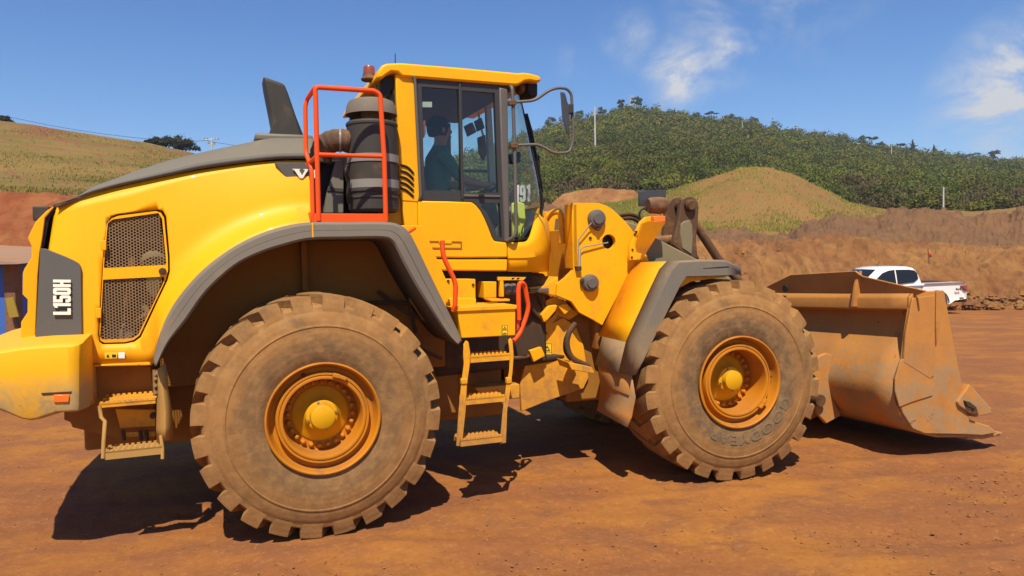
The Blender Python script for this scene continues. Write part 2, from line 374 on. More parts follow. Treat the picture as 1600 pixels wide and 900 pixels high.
# condensed block lettering: outlines on a 6 x 10 cell
def rrect(x0, y0, x1, y1, r, n=4):
    o = []
    for cx, cy, a in ((x1-r, y1-r, 0), (x0+r, y1-r, 90), (x0+r, y0+r, 180), (x1-r, y0+r, 270)):
        o += [(cx+r*cos(radians(a+90*i/n)), cy+r*sin(radians(a+90*i/n))) for i in range(n+1)]
    return o
GLY = {
 'L': (([(0, 0), (4.6, 0), (4.6, 1.9), (2.1, 1.9), (2.1, 10), (0, 10)]), [], 4.9),
 '1': (([(1.2, 0), (3.3, 0), (3.3, 10), (1.8, 10), (0, 8.9), (0, 7.2), (1.2, 7.8)]), [], 3.8),
 '5': (([(0, 1.2), (.9, 0), (4, 0), (5, 1.1), (5, 5.2), (4.1, 6.3), (2.1, 6.3), (2.1, 8.2), (4.8, 8.2), (4.8, 10), (0, 10), (0, 4.6), (2.9, 4.6), (2.9, 1.7), (2.1, 1.7), (2.1, 3), (0, 3)]), [], 5.4),
 '0': (rrect(0, 0, 5, 10, 1.5), [rrect(2.05, 1.8, 2.95, 8.2, .44)], 5.5),
 'H': (([(0, 0), (2, 0), (2, 4.2), (3.2, 4.2), (3.2, 0), (5.2, 0), (5.2, 10), (3.2, 10), (3.2, 6), (2, 6), (2, 10), (0, 10)]), [], 5.6),
 '9': (([(0, 1.2), (.9, 0), (4, 0), (5, 1.1), (5, 8.9), (4.1, 10), (.9, 10), (0, 8.8), (0, 4.8), (.9, 3.8), (2.9, 3.8), (2.9, 1.7), (2.1, 1.7), (2.1, 2.6), (0, 2.6)]), [rrect(2.05, 5.5, 2.95, 8.3, .4)], 5.5),
 'V': (([(-.8, 10), (3.4, 10), (3.4, 9.1), (2.7, 9.1), (4.6, 3.2), (6.3, 9.1), (5.4, 9.1), (5.4, 10), (8.8, 10), (8.8, 9.1), (7.9, 9.1), (5.0, 0), (3.3, 0), (.1, 9.1), (-.8, 9.1)]), [], 9.4),
 'o': (([(4.5+4.5*cos(radians(a)), 5+5.2*sin(radians(a))) for a in range(90, 271, 15)]+[(4.5+2.1*cos(radians(a)), 5+4.2*sin(radians(a))) for a in range(270, 89, -15)]), [], 5),
 'O': ([(4.5+4.5*cos(a*pi/16), 5+5.2*sin(a*pi/16)) for a in range(32)], [[(4.5+2.1*cos(a*pi/16), 5+4.2*sin(a*pi/16)) for a in range(32)]], 9.6)}
def letters(name, text, fn, depth, mat, parent):
    parts = []; x = 0
    for ch in text:
        o, h, adv = GLY[ch]; V, f = holes_data(o, h, 1.0); parts.append(([fn(p[0]+x, p[1], (p[2]+.5)*depth) for p in V], f)); x += adv
    V, f = join(parts); return mesh_obj(name, V, f, M[mat], parent, smooth=False)
# ================================================= THE WHEEL LOADER
LD = empty('wheel_loader', (HX, HY, G0), radians(YA), label='big yellow wheel loader with dusty tyres, orange guard rail and earth-stained bucket', cat='wheel loader')
ZC, TC = .841, 1.17      # axle height, middle of the tyre from the centre line

def tyre_geo():
    half = [(.385, .345, .385, .345), (.42, .362, .42, .362), (.50, .374, .50, .374), (.60, .368, .60, .368), (.636, .363, .636, .363), (.640, .368, .640, .368), (.648, .367, .648, .367), (.652, .360, .652, .360), (.68, .354, .68, .354), (.735, .339, .735, .339), (.741, .334, .741, .334),
            (.772, .329, .772, .326), (.800, .322, .786, .305), (.857, .306, .794, .258), (.862, .16, .806, .155)]
    rows = [(r, -y, gr, -gy) for r, y, gr, gy in half]+[(.863, 0, .838, 0)]+[(r, y, gr, gy) for r, y, gr, gy in half[::-1]]
    ts = [(0, 0), (.14, 0), (.28, 0), (.42, 0), (.58, 0), (.63, 1), (.78, 1), (.91, 1), (.97, 0)]
    V = []; nr = len(rows); nc = 24*len(ts); jr = random.Random(4); jit = [(jr.uniform(-.02, .02), jr.uniform(-.007, .004), jr.uniform(.8, 1.15)) for _ in range(24)]
    for k, (r, y, gr, gy) in enumerate(rows):
        sk = .17*max(0, 1-abs(y)/.31) if r > .79 else 0
        for p in range(24):
            for t, g in ts:
                ja, jd, jw = jit[p]; tt = t if t < .6 else .58+(t-.58)*1.0
                a = 2*pi*(p+tt+(ja*3 if t > .5 else 0))/24+sk
                rr = (gr if g else r) + (jd if r > .8 else 0); yy = gy if g else y
                if g and r > .84: rr += .006*sin(p*2.3)
                V.append((rr*cos(a), yy, rr*sin(a)))
    return V, grid_faces(nr, nc, False, True)
def rim_prof(yd): return [(.30, .30), (.37, .30), (.372, -.33), (.386, -.352), (.395, -.368), (.393, -.381), (.384, -.385), (.376, -.379), (.371, -.36), (.367, -.33), (.35, -.298), (.322, -.292), (.320, -.338), (.314, -.348), (.303, -.348), (.300, -.340), (.296, -.340), (.293, -.350), (.285, -.353), (.274, -.350), (.270, -.340), (.266, -.30), (.262, yd-.02), (.258, yd), (.19, yd), (.18, yd+.03)]
def hub_prof(yd, yc): return [(.198, yd+.02), (.198, yd-.008), (.190, yd-.014), (.170, yd-.024), (.142, yd-.042), (.122, yd-.066), (.113, yd-.088), (.110, yd-.10), (.104, yd-.104), (.086, yd-.104), (.083, yc+.004), (.078, yc), (0, yc)]
def build_wheel(yd, yc, mat, clasp):
    w = empty('wheel', (0, 0, 0)); V, f = tyre_geo()
    ty = mesh_obj('tyre', V, f, M[mat], w, local=True, auto=28)
    cyl = lambda x, y, a: Vector((x, a, y))
    V, f = lathe_data(rim_prof(yd), cyl, 72); mesh_obj('rim', V, f, M['rim'], w, local=True, auto=40)
    V, f = lathe_data(hub_prof(yd, yc), cyl, 48); hb = mesh_obj('hub', V, f, M['hub'], w, local=True, auto=40)
    for a in (100, 190, 280, 10):       # small bolts on the hub shoulder
        V, f = lathe_data([(.0, 0), (.008, 0), (.009, .02)], lambda x, y, q: Vector((.098*cos(radians(a))+x, yd-.118+q, .098*sin(radians(a))+y)), 6)
        mesh_obj('hub_bolt', V, f, M['bolt'], w, local=True)
    nb = [(0, -.044), (.009, -.043), (.014, -.040), (.0165, -.034), (.017, -.012), (.0185, -.012), (.019, 0), (.019, .004)]
    first = None
    for i in range(24):
        a = 2*pi*(i+.5)/24
        if first is None:
            V, f = lathe_data(nb, cyl, 10); first = mesh_obj('wheel_nut', V, f, M['rim'], None, local=True, auto=40); o = first
        else: o = first.copy(); col.objects.link(o)
        o.parent = w; o.location = (.228*cos(a), yd, .228*sin(a))
    # the lock piece clamped on the rim ring
    for k, (da, l, rr, t) in enumerate(((0, .05, .306, .030), (-9, .05, .306, .026))):
        a = radians(clasp+da); c = Vector((rr*cos(a), -.36, rr*sin(a))); tx = Vector((-sin(a), 0, cos(a))); rx = Vector((cos(a), 0, sin(a))); V = []
        for x in (-l/2, l/2):
            for y in (-t/2, t/2):
                for q in (-.018, .018): V.append(c+tx*x+rx*y+Vector((0, q, 0)))
        mesh_obj('lock_clasp', V, [(0, 1, 3, 2), (4, 6, 7, 5), (0, 4, 5, 1), (2, 3, 7, 6), (0, 2, 6, 4), (1, 5, 7, 3)], M['rim'], w, local=True, bevel=.005)
    V, f = lathe_data([(0, -.006), (.010, -.006), (.012, .0), (.012, .03)], lambda x, y, q: Vector((.33*cos(radians(clasp+40))+x, -.33+q, .33*sin(radians(clasp+40))+y)), 10)
    mesh_obj('valve', V, f, M['dark_metal'], w, local=True)
    return w
def copy_wheel(w):
    c = w.copy(); col.objects.link(c)
    for ch in list(w.children): d = ch.copy(); col.objects.link(d); d.parent = c
    return c
def put(w, fr, v, rz, spin=0):
    w.parent = LD; w.matrix_parent_inverse = LD.matrix_world.inverted(); w.rotation_mode = 'XYZ'
    w.rotation_euler = (0, spin, rz); w.location = fr.w(0, v, ZC)
wr = build_wheel(-.155, -.325, 'tyre_rear', 68); wf = build_wheel(-.12, -.285, 'tyre_front', -40)
# raised lettering bent round the sidewall of the front tyre
def font_data(text, size, bold=0):
    cu = bpy.data.curves.new('tmp', 'FONT'); cu.body = text; cu.size = size; cu.offset = bold; cu.extrude = .003; cu.space_character = 1.12
    o = bpy.data.objects.new('tmp', cu); col.objects.link(o); dg = bpy.context.evaluated_depsgraph_get()
    me = bpy.data.meshes.new_from_object(o.evaluated_get(dg)); V = [tuple(v.co) for v in me.vertices]; f = [tuple(p.vertices) for p in me.polygons]
    bpy.data.objects.remove(o); bpy.data.curves.remove(cu); bpy.data.meshes.remove(me); return V, f
M['tyre_text'] = paint('tyre_letter_rubber', (.165, .125, .08), .35, 0, .9)
def ring_text(text, size, r0, a0, w, bold=0, span=None):
    V, f = font_data(text, size, bold); x1 = max(v[0] for v in V); k = (radians(span)*(r0+size*.3)/x1) if span else 1; out = []
    for x, y, d in V:
        a = radians(a0) - x*k/(r0+size*.3); r = r0+y; yy = -.374+.30*abs(r-.52)**1.7*1.6 - .0015 - d*.9
        out.append((r*cos(a), yy, r*sin(a)))
    mesh_obj('tyre_lettering', out, f, M['tyre_text'], w, local=True, smooth=False)
ring_text('GOODYEAR', .115, .455, -22, wf, .001, 108)
wf2 = copy_wheel(wf); wr2 = copy_wheel(wr)
put(wr, R, -TC, radians(YA), radians(-4)); put(wf, F, -TC, radians(YB), radians(-3)); put(wr2, R, TC, radians(YA)+pi, .4); put(wf2, F, TC, radians(YB)+pi, .9)

# ---------------- rear half: frame, tail, hood
def resample(ctrl, n):
    P = smooth_path([Vector((p[0], p[1], p[2] if len(p) > 2 else 0)) for p in ctrl], 8)
    d = [0]
    for i in range(1, len(P)): d.append(d[-1]+(P[i]-P[i-1]).length)
    out = []
    for k in range(n):
        s = d[-1]*k/(n-1); i = max(j for j in range(len(d)) if d[j] <= s+1e-9); i = min(i, len(P)-2); t = (s-d[i])/max(1e-9, d[i+1]-d[i]); out.append(P[i].lerp(P[i+1], t))
    return out
def seg_sample(ctrl, k=6):         # keeps the control points matched: k samples per span
    return smooth_path([Vector((p[0], p[1], p[2] if len(p) > 2 else 0)) for p in ctrl], k)
# engine side: yellow skin from the crease under the hood down to the arch trim
bot = [(55, 540), (98, 566), (150, 568), (200, 569), (238, 567), (252, 518), (275, 474), (311, 429), (356, 393), (400, 369), (445, 354), (490, 348)]
top = [(84, 322), (112, 312), (140, 304), (175, 295), (205, 288), (236, 281), (265, 275), (307, 267), (356, 259.5), (400, 254), (445, 251), (490, 251)]
sb, stp = seg_sample(bot, 5), seg_sample(top, 5)
def vb(i, t):                      # sideways position of the skin
    fi = i/(len(sb)-1); fl = max(0, min(1, (fi-.36)/.06)); rear = max(0, 1-fi/.14)
    base = -.87 - .11*(1-(1-t)**1.8)
    return base - fl*.17*max(0, (t-.62)/.38)**2.2 + .05*rear**2
def skin_rows(sg):
    rows = []
    for k in range(15):
        t = k/14; row = []
        for i in range(len(sb)):
            v0 = -.87; v1 = vb(i, 1); u0, z0 = R.uz(stp[i].x, stp[i].y, v0); u1, z1 = R.uz(sb[i].x, sb[i].y, v1); row.append(R.w(u0+(u1-u0)*t, sg*vb(i, t), z0+(z1-z0)*t))
        rows.append(row)
    return rows
vent_out = [(155, 534), (153, 522), (160, 393), (164, 348), (172, 337), (182, 333.5), (245, 326.5), (254, 329), (259, 338), (265, 400), (265.5, 424), (262, 438), (220, 527), (210, 534), (196, 537), (160, 538)]
for sg in (1, -1):
    V, f = loft_data(skin_rows(sg)); sk = mesh_obj('engine_side_panel', V, f, M['yellow'], LD, solid=.03, solid_off=1 if False else -1, auto=40)
    if sg == 1:
        ring = [R.uz(x, y, -.97) for x, y in vent_out]; boolean_cut(sk, prism_data([R.w(u, -1.3, z) for u, z in ring], [R.w(u, -.7, z) for u, z in ring]))
        for p in sk.data.polygons: p.use_smooth = True
        side_skin = sk
# ventilated door in that panel
vz = lambda x, y: -.985+.04*max(0, (y-1.75))
dr = plate_holes('vent_door', R, [(157, 532), (155.5, 520), (162, 395), (166, 351), (174, 341), (184, 337), (243, 329.5), (251, 332), (256, 340), (262, 401), (262.5, 423), (259, 437), (218, 524), (209, 531), (196, 534.5), (163, 535.5)],
    [[(168, 347), (176, 342.5), (247, 332.5), (253, 342), (260, 411), (258.5, 414), (163, 419), (162, 416)], [(161, 437), (256, 432), (257, 436), (254, 444), (216, 523), (206, 529), (160, 531), (156.5, 526)]], -.975, .022, 'yellow', LD, vfun=lambda x, y: vz(x, y)+.006, smooth=False)
for q in ([(165, 344), (248, 331), (261, 415), (161, 421)], [(160, 435), (258, 430), (215, 526), (206, 530), (155, 532)]):
    pts = [R.uz(x, y, -.965) for x, y in q]; V = [R.w(u, vz(u, z)+.02, z) for u, z in pts]; g = mesh_obj('grille_mesh', V, [tuple(range(len(V)))], M['perf'], dr)
    uvl = g.data.uv_layers.new(name='flat'); c = g.location
    for l in g.data.loops:
        i = l.vertex_index; uvl.data[l.index].uv = min(pts, key=lambda p: (R.w(p[0], vz(*p)+.02, p[1])-(g.data.vertices[i].co+c)).length)
for (x, y) in ((162, 383), (154, 489)):
    plate('hinge', R, [(x-5, y-7), (x+4, y-8), (x+4, y+8), (x-5, y+8)], -1.0, .02, 'yellow_dirty', dr, .004)
u, z = R.uz(254, 424, -.99); lathe_v('door_latch', R, u, z, [(0, -1.012), (.022, -1.008), (.026, -.985)], 'dark_metal', dr, 16)
# engine bay seen through the grille
def rbox(name, px0, py0, px1, py1, v0, v1, mat, parent=LD, bevel=.01):
    u0, z1 = R.uz(px0, py0, v0); u1, z0 = R.uz(px1, py1, v0); return box(name, R, u0, u1, v0, v1, z0, z1, mat, parent, bevel)
def fbox(name, px0, py0, px1, py1, v0, v1, mat, parent=LD, bevel=.01):
    u0, z1 = F.uz(px0, py0, v0); u1, z0 = F.uz(px1, py1, v0); return box(name, F, u0, u1, v0, v1, z0, z1, mat, parent, bevel)
box('engine_bay_wall', R, -1.62, .1, -.40, .40, 1.22, 2.2, 'brown_metal', LD)
RP = lambda x, y, v: R.P(x, y, v); FP = lambda x, y, v: F.P(x, y, v)
tube('coolant_pipe', [RP(176, 375, -.7), RP(200, 374, -.75), RP(258, 376, -.75)], .018, 'arm_grey', LD)
tube('coolant_pipe', [RP(188, 380, -.7), RP(204, 392, -.7), RP(206, 430, -.7), RP(198, 500, -.7)], .03, 'brown_metal', LD, smooth=True)
tube('coolant_pipe', [RP(172, 510, -.7), RP(205, 508, -.72), RP(230, 490, -.7), RP(225, 480, -.6)], .022, 'arm_grey', LD, smooth=True)
u, z = R.uz(240, 408, -.72); lathe_v('engine_filter', R, u, z, [(.02, -.62), (.075, -.66), (.085, -.72), (.07, -.75), (.045, -.76), (0, -.76)], 'arm_grey', LD, 24)
plate('engine_filter_box', R, [(228, 424), (252, 430), (248, 470), (236, 462), (228, 450)], -.74, .2, 'arm_grey', LD)
plate('radiator_fin_pack', R, [(168, 515), (212, 512), (206, 530), (160, 531)], -.75, .3, 'steel', LD)
# grey panel with the type lettering
pan = plate('badge_panel', R, [(63, 388, -.93), (70, 388.5, -.935), (102, 401, -.955), (117, 408, -.962), (123, 412, -.966), (126, 418, -.970), (128.5, 535, -1.0), (54.5, 538, -.975)], -.96, .05, 'grey_panel', LD, .003)
P0 = RP(111.5, 491.5, -.985); ex = (RP(111.3, 437, -.968)-P0); ey = (RP(84, 491.5, -.975)-P0)
nrm = -Vector((*R.V, 0)); Ltot = sum(GLY[c][2] for c in 'L150H')-.4
letters('type_lettering', 'L150H', lambda x, y, d: P0+ex*(x/Ltot)+ey*(y/10)+nrm*(.014+d), .006, 'white_mark', pan)
# tail frame in front of the radiator: notched yellow shell curving over the rear
tail = [(84, 322), (72, 330), (56, 346), (46, 366), (43.5, 372), (49, 384), (49.5, 402), (38, 420), (35.5, 427), (35, 460), (43, 468), (43, 488), (33, 503), (32, 540), (54, 541), (56, 500), (59, 430), (62, 395), (66, 372), (70, 340), (82, 326)]
plate('tail_shell', R, tail, -.86, .34, 'yellow', LD, .012, mirror=True)
V = []; tl = [R.uz(x, y, -.86) for x, y in tail[:14]]
V, f = loft_data([[R.w(u+.14, v, z) for u, z in tl] for v in (-.53, .53)]); mesh_obj('radiator_grille', V, f, M['charcoal'], LD, solid=.03)
plate('tail_gap', R, [(83, 321), (90, 319), (76, 345), (69, 385), (63, 400), (60, 470), (56, 540), (51, 540), (56, 450), (61, 380), (68, 345)], -.84, .2, 'black', LD, .002)
rbox('rear_light_guard', 50, 322, 78, 345, -.60, -.35, 'charcoal')
# grey hood
hb = [(84, 321), (118, 309), (144, 300), (184, 289), (223, 281), (270, 271.5), (315, 262.5), (367, 255), (420, 248.5), (450, 247), (490, 247)]     # lower edge of the dark band
hc = [(88, 319), (118, 309), (144, 297), (184, 285.5), (223, 276), (270, 264.5), (315, 254), (367, 246.5), (420, 241), (450, 239.5), (490, 239)]     # crease
ht = [(90, 318), (118, 308.5), (144, 292.5), (180, 279), (210, 268), (262, 251), (315, 238), (367, 227), (420, 216.5), (450, 216), (490, 216)]       # outline against the sky
A_, B_, C_ = (seg_sample(q, 5) for q in (hb, hc, ht)); rows = []
def rw(pts, v): return [R.w(R.uz(p.x, p.y, v)[0], v, R.uz(p.x, p.y, v)[1]) for p in pts]
near = [rw(A_, -.885), rw(B_, -.875), rw([b.lerp(c, .5) for b, c in zip(B_, C_)], -.78), rw(C_, -.62)]
def shift(row, dv, dz): return [p+Vector((*(R.V*dv), dz)) for p in row]
mid = [shift(near[3], .62*k/4, .035*sin(pi/2*k/4)) for k in range(1, 5)]
def flip(row):                     # to the other side of the centre line
    out = []
    for p in row:
        q = np.array([p.x, p.y])-R.o; u, v = q@R.U, q@R.V; out.append(R.w(u, -v, p.z))
    return out
V, f = loft_data(near+mid+[flip(r) for r in mid[::-1][1:]]+[flip(r) for r in near[::-1]]); mesh_obj('hood', V, f, M['hood_grey'], LD, solid=.02, solid_off=-1, auto=25)
V, f = loft_data([rw(A_, -.892), rw([a.lerp(b, .96) for a, b in zip(A_, B_)], -.888)]); mesh_obj('hood_band', V, f, M['grey_panel'], LD, solid=.008, solid_off=0)
# exhaust fin
stk = [(411, 120.5), (416, 121.5), (440, 130), (445, 134), (450, 146), (463, 184), (477, 219), (416, 219), (423, 203), (425, 196), (420, 170), (413, 135)]
pts = [R.uz(x, y, -.10) for x, y in stk]; n = len(pts); cu_, cz_ = sum(p[0] for p in pts)/n, sum(p[1] for p in pts)/n
rings = [[R.w(cu_+(u-cu_)*s, v, cz_+(z-cz_)*s if z > 3.05 else z) for u, z in pts] for v, s in ((-.155, .86), (-.13, .97), (-.10, 1), (.10, 1), (.13, .97), (.155, .86))]
V, f = loft_data(rings, True); f += [tuple(range(n)), tuple(range(5*n, 6*n))]; mesh_obj('exhaust_cowl', V, f, M['charcoal'], LD, auto=45, bevel=.008)
box('exhaust_base', R, -.33, .14, -.24, .24, 2.94, 3.005, 'hood_grey', LD, .02)

# counterweight
cw = [(-62, 566), (-48, 554), (-10, 548), (10, 545), (30, 541.5), (60, 538.5), (122, 535.5), (128, 537), (128, 560), (127.5, 632), (126.5, 642), (121, 644), (98, 645), (62, 656), (50, 658), (36, 656), (0, 642), (-50, 622), (-60, 610)]
pts = [R.uz(x, y, -1.38) for x, y in cw]; uR = max(p[0] for p in pts)
def cwring(v, s, cut):
    out = []
    cu0, cz0 = -1.8, 1.2
    for u, z in pts: out.append(R.w(min(cu0+(u-cu0)*s, uR), v, cz0+(z-cz0)*(.5+.5*s)))
    return out
rings = [cwring(v, s, 0) for v, s in ((-1.40, .80), (-1.395, .88), (-1.38, .955), (-1.34, 1.0), (-1.20, 1.07), (-1.0, 1.16), (-.6, 1.27), (0, 1.32), (.6, 1.27), (1.0, 1.16), (1.2, 1.07), (1.34, 1.0), (1.38, .955), (1.395, .88), (1.4, .80))]
V, f = loft_data(rings, True); n = len(pts); f += [tuple(range(n)), tuple(range(14*n, 15*n))]
cwo = mesh_obj('counterweight', V, f, M['bumper'], LD, auto=50, bevel=.012)
plate('side_reflector', R, [(83.5, 617), (108, 617), (107.5, 628.5), (84, 629)], -1.412, .02, 'orange_lens', cwo, .004)
plate('reflector_slot', R, [(64, 614), (112, 611.5), (110, 615), (66, 618)], -1.404, .01, 'dark_metal', cwo, .002)
plate('warning_label', R, [(163, 551.5), (183, 551), (183, 560), (164, 560.5)], -1.0, .012, 'label_yellow', LD, .001); plate('warning_label', R, [(184.5, 551), (195, 551), (195, 560), (185, 560)], -1.0, .012, 'white', LD, .001)
plate('label_mark', R, [(166, 558), (171, 558), (168.5, 553)], -1.003, .006, 'ink', LD, .0); plate('label_mark', R, [(175, 554), (181, 554), (181, 558), (175, 558)], -1.003, .006, 'ink', LD, 0)

# rear chassis, axle, inner arch
box('rear_chassis', R, -1.62, 1.30, -.50, .50, .55, 1.45, 'belly', LD, .02)
box('arch_inner_wall', R, -1.08, 1.15, -.62, -.56, 1.0, 2.16, 'belly', LD, .01); box('arch_inner_wall', R, -1.08, 1.15, .56, .62, 1.0, 2.16, 'belly', LD, .01)
lathe_v('rear_axle', R, 0, ZC, [(.12, -1.1), (.17, -1.0), (.17, -.9), (.13, -.8), (.15, -.3), (.24, 0), (.15, .3), (.13, .8), (.17, .9), (.17, 1.0), (.12, 1.1)], 'dark_metal', LD)
plate('rear_side_plate', R, [(100, 562), (236, 572), (243, 660), (243, 690), (192, 686), (165, 680), (113, 668), (110, 660), (100, 656)], -.86, .3, 'belly', LD)
plate('rear_sill', R, [(146, 570), (234, 566), (236, 571), (147, 573)], -.99, .08, 'yellow_dirty', LD)
plate('arch_brace', R, [(470, 376), (480, 376), (482, 456), (472, 456)], -.70, .06, 'belly', LD); plate('arch_brace', R, [(560, 470), (700, 470), (700, 476), (560, 476)], -.70, .05, 'dark_metal', LD)
plate('arch_bracket', R, [(632, 425), (690, 470), (690, 520), (660, 500), (640, 470)], -.80, .03, 'belly', LD)
for (a, b) in (((590, 455), (680, 505)), ((635, 440), (650, 520)), ((600, 500), (690, 560))): tube('hydraulic_hose', [RP(*a, -.66), RP((a[0]+b[0])/2, (a[1]+b[1])/2+8, -.7), RP(*b, -.68)], .014, 'rubber_hose', LD, smooth=True)
box('belly_plate', R, .35, 1.75, -.42, .42, .48, .95, 'belly', LD, .03)

# arch trim: outer lip, band, under-lip, liner
to = [(240, 566), (251, 520), (273, 475), (311, 429), (356, 393), (400, 369), (445, 354), (485, 347.5), (540, 347), (600, 347), (622, 350), (637, 360), (648, 378), (665, 414), (690, 466), (712, 511), (721, 533)]
ti = [(243, 572), (262, 535), (290, 500), (322, 455), (366, 415), (405, 395), (445, 382), (485, 373), (540, 371.5), (598, 371), (614, 378), (622, 392), (632, 412), (652, 448), (676, 486), (700, 522), (716, 538)]
So, Si = seg_sample(to, 5), seg_sample(ti, 5)
def trim(sg):
    r = []
    for v, t in ((-1.10, 0), (-1.20, .0), (-1.285, .05), (-1.30, .18), (-1.305, .50), (-1.30, .54), (-1.31, .58), (-1.315, .90), (-1.305, 1.0), (-1.25, 1.0), (-.60, 1.0)):
        base = min(v, -1.285) if t > 0 else -1.285
        row = []
        for a, b_ in zip(So, Si):
            p = a.lerp(b_, t); u, z = R.uz(p.x, p.y, base); row.append(R.w(u, sg*v, z))
        r.append(row)
    return r
for sg in (1, -1):
    V, f = loft_data(trim(sg)); tr = mesh_obj('fender_trim', V, f, M['grey'], LD, solid=.012, solid_off=0, auto=28)
V, f = loft_data([r for r in trim(1)[-2:]]); 
tube('trim_seam', [RP(488.5, 348, -1.31), RP(489, 371, -1.318)], .006, 'yellow_dirty', LD)
# yellow skin forward of the platform down behind the trim
plate('lower_side_panel', R, [(618, 352), (660, 352), (716, 480), (716, 534), (640, 380)], -1.0, .05, 'yellow_dirty', LD)
plate_uz('fender_platform', R, [(-.03, 2.16), (.60, 2.16), (.60, 2.205), (-.03, 2.205)], -1.28, -.5, 'charcoal', LD)
# mud flap behind the rear arch and the rear access steps
fl = [RP(x, y, -1.22) for x, y in ((246, 578), (257, 568))]
def strip(name, px_rows, v, mat, th=.012, **k):
    V, f = loft_data([[RP(x, y, v+dv) for x, y, dv in row] for row in px_rows]); return mesh_obj(name, V, f, M[mat], LD, solid=th, **k)
strip('mud_flap', [[(246, 578, 0), (252, 572, -.01), (258, 568, 0)], [(247, 605, 0), (255, 605, -.03), (261, 606, -.01)], [(247, 640, 0), (259, 642, -.05), (267, 642, -.02)], [(246, 668, 0), (259, 668, -.05), (269, 668, -.02)], [(247, 692, 0), (258, 688, -.04), (269, 685, -.02)]], -1.18, 'tin')
for y in (583, 590, 601, 612): u, z = R.uz(243, y, -1.17); lathe_v('flap_bolt', R, u, z, [(0, -1.21), (.012, -1.21), (.012, -1.15)], 'bolt', LD, 8)
tube('flap_bracket', [RP(241, 578, -1.16), RP(242, 618, -1.16)], .012, 'belly', LD)
st = empty('rear_access_step', R.w(-1.23, -1.2, .66)); st.parent = LD; st.matrix_parent_inverse = LD.matrix_world.inverted()
def tread(name, x0, x1, y, depth_px, v, mat='yellow_mud', parent=st, dv=.16, h=.05, fr=R):
    """serrated foot plate: front lip, perforated top with raised teeth"""
    u0, z = fr.uz(x0, y, v); u1, z2 = fr.uz(x1, y, v); parts = [box_data(fr, u0, u1, v, v+.012, z-h, z), box_data(fr, u0, u1, v, v+dv, z-.012, z-.002), box_data(fr, u0, u1, v+dv-.01, v+dv, z-h*.8, z)]
    n = int((u1-u0)/.034)
    for i in range(n):
        for k in range(3):
            c = u0+(i+.5)*(u1-u0)/n; w = v+.006+k*(dv-.012)/2; parts.append(box_data(fr, c-.010, c+.010, w-.005, w+.005, z-.004, z+.012))
    V, f = join(parts); return mesh_obj(name, V, f, M[mat], parent, smooth=False)
tread('step_tread', 154, 243, 631, 0, -1.2, dv=.30, h=.028); tread('step_tread', 163, 254, 706, 0, -1.25, 'tin', dv=.14, h=.055)
plate('step_riser', R, [(180, 639), (243, 640), (243, 666), (188, 669)], -1.0, .02, 'yellow_mud', st); plate('step_riser', R, [(196, 675), (243, 674), (243, 682), (197, 683)], -1.0, .05, 'yellow_mud', st)
for x in (192, 228, 219): tube('step_stay', [RP(x, 672, -1.02), RP(x+2, 688, -1.02)], .013, 'dark_metal', st)
tube('step_side', [RP(155, 634, -1.2), RP(158, 652, -1.2), RP(164, 658, -1.22), RP(162, 690, -1.24), RP(161, 716, -1.25)], .013, 'tin', st); tube('step_side', [RP(251, 680, -1.22), RP(254, 700, -1.24), RP(254, 717, -1.25)], .012, 'tin', st)
u, z = R.uz(239, 649, -1.02); lathe_v('step_bolt', R, u, z, [(0, -1.05), (.02, -1.05), (.02, -1.0)], 'dark_metal', st, 10)

# guard rail on the platform
gr = empty('guard_rail', R.w(.25, -1.27, 2.2)); gr.parent = LD; gr.matrix_parent_inverse = LD.matrix_world.inverted()
Rr = .0185
tube('rail_tube', [RP(498, 345, -1.27), RP(493, 150, -1.27), RP(492.5, 136, -1.27), RP(585, 142, -1.27), RP(594, 148, -1.27), RP(600.5, 250, -1.27), RP(603, 347, -1.27)], Rr, 'orange', gr, bend=.06)
tube('rail_tube', [RP(489, 343, -1.16), RP(487, 262, -1.12), RP(478, 240, -1.02), RP(477, 165, -1.02), RP(480, 155, -1.02), RP(492.5, 136.5, -1.26)], Rr*.9, 'orange', gr, bend=.05)
tube('rail_tube', [RP(496, 241.5, -1.27), RP(600, 244.5, -1.27)], Rr*.85, 'orange', gr)
tube('rail_tube', [RP(480, 257, -1.02), RP(486, 252, -1.12), RP(497, 242, -1.26)], Rr*.8, 'orange', gr)
plate('kick_plate', R, [(492, 333.5), (604, 334), (604.5, 347.5), (490, 347.5)], -1.275, .02, 'orange', gr, .004)
plate('kick_plate', R, [(485.5, 330), (491, 334), (491, 348), (486, 346)], -1.2, .3, 'orange', gr, .004)

# air cleaner
ac = empty('air_cleaner', R.w(.5, -.9, 2.25)); ac.parent = LD; ac.matrix_parent_inverse = LD.matrix_world.inverted()
AV = -.93; ua, z_t = R.uz(581, 194, AV); _, z_b = R.uz(581, 330, AV); ra = (R.uz(621, 260, AV)[0]-R.uz(541, 260, AV)[0])/2*.97; za = lambda y: R.uz(581, y, AV)[1]
lathe_z('canister', R, ua, AV, [(0, za(332)), (ra*.92, za(332)), (ra*1.0, za(328)), (ra*1.02, za(303)), (ra*1.07, za(301)), (ra*1.07, za(298)), (ra*1.0, za(297)), (ra*1.0, za(199)), (ra*1.03, za(198)), (ra*1.03, za(195)), (ra*.97, za(192)), (ra*.5, za(190)), (0, za(190))], 'charcoal', ac, 56)
for y0, y1 in ((244, 256), (283, 296)): lathe_z('clamp_band', R, ua, AV, [(ra*1.015, za(y1)), (ra*1.03, za(y1)), (ra*1.03, za(y0)), (ra*1.015, za(y0))], 'steel', ac, 56, )
for y in (310, 297): lathe_z('canister_rib', R, ua, AV, [(ra*1.0, za(y+2)), (ra*1.05, za(y+1)), (ra*1.05, za(y-1)), (ra*1.0, za(y-2))], 'charcoal', ac, 56)
uh, _ = R.uz(580, 170, AV)
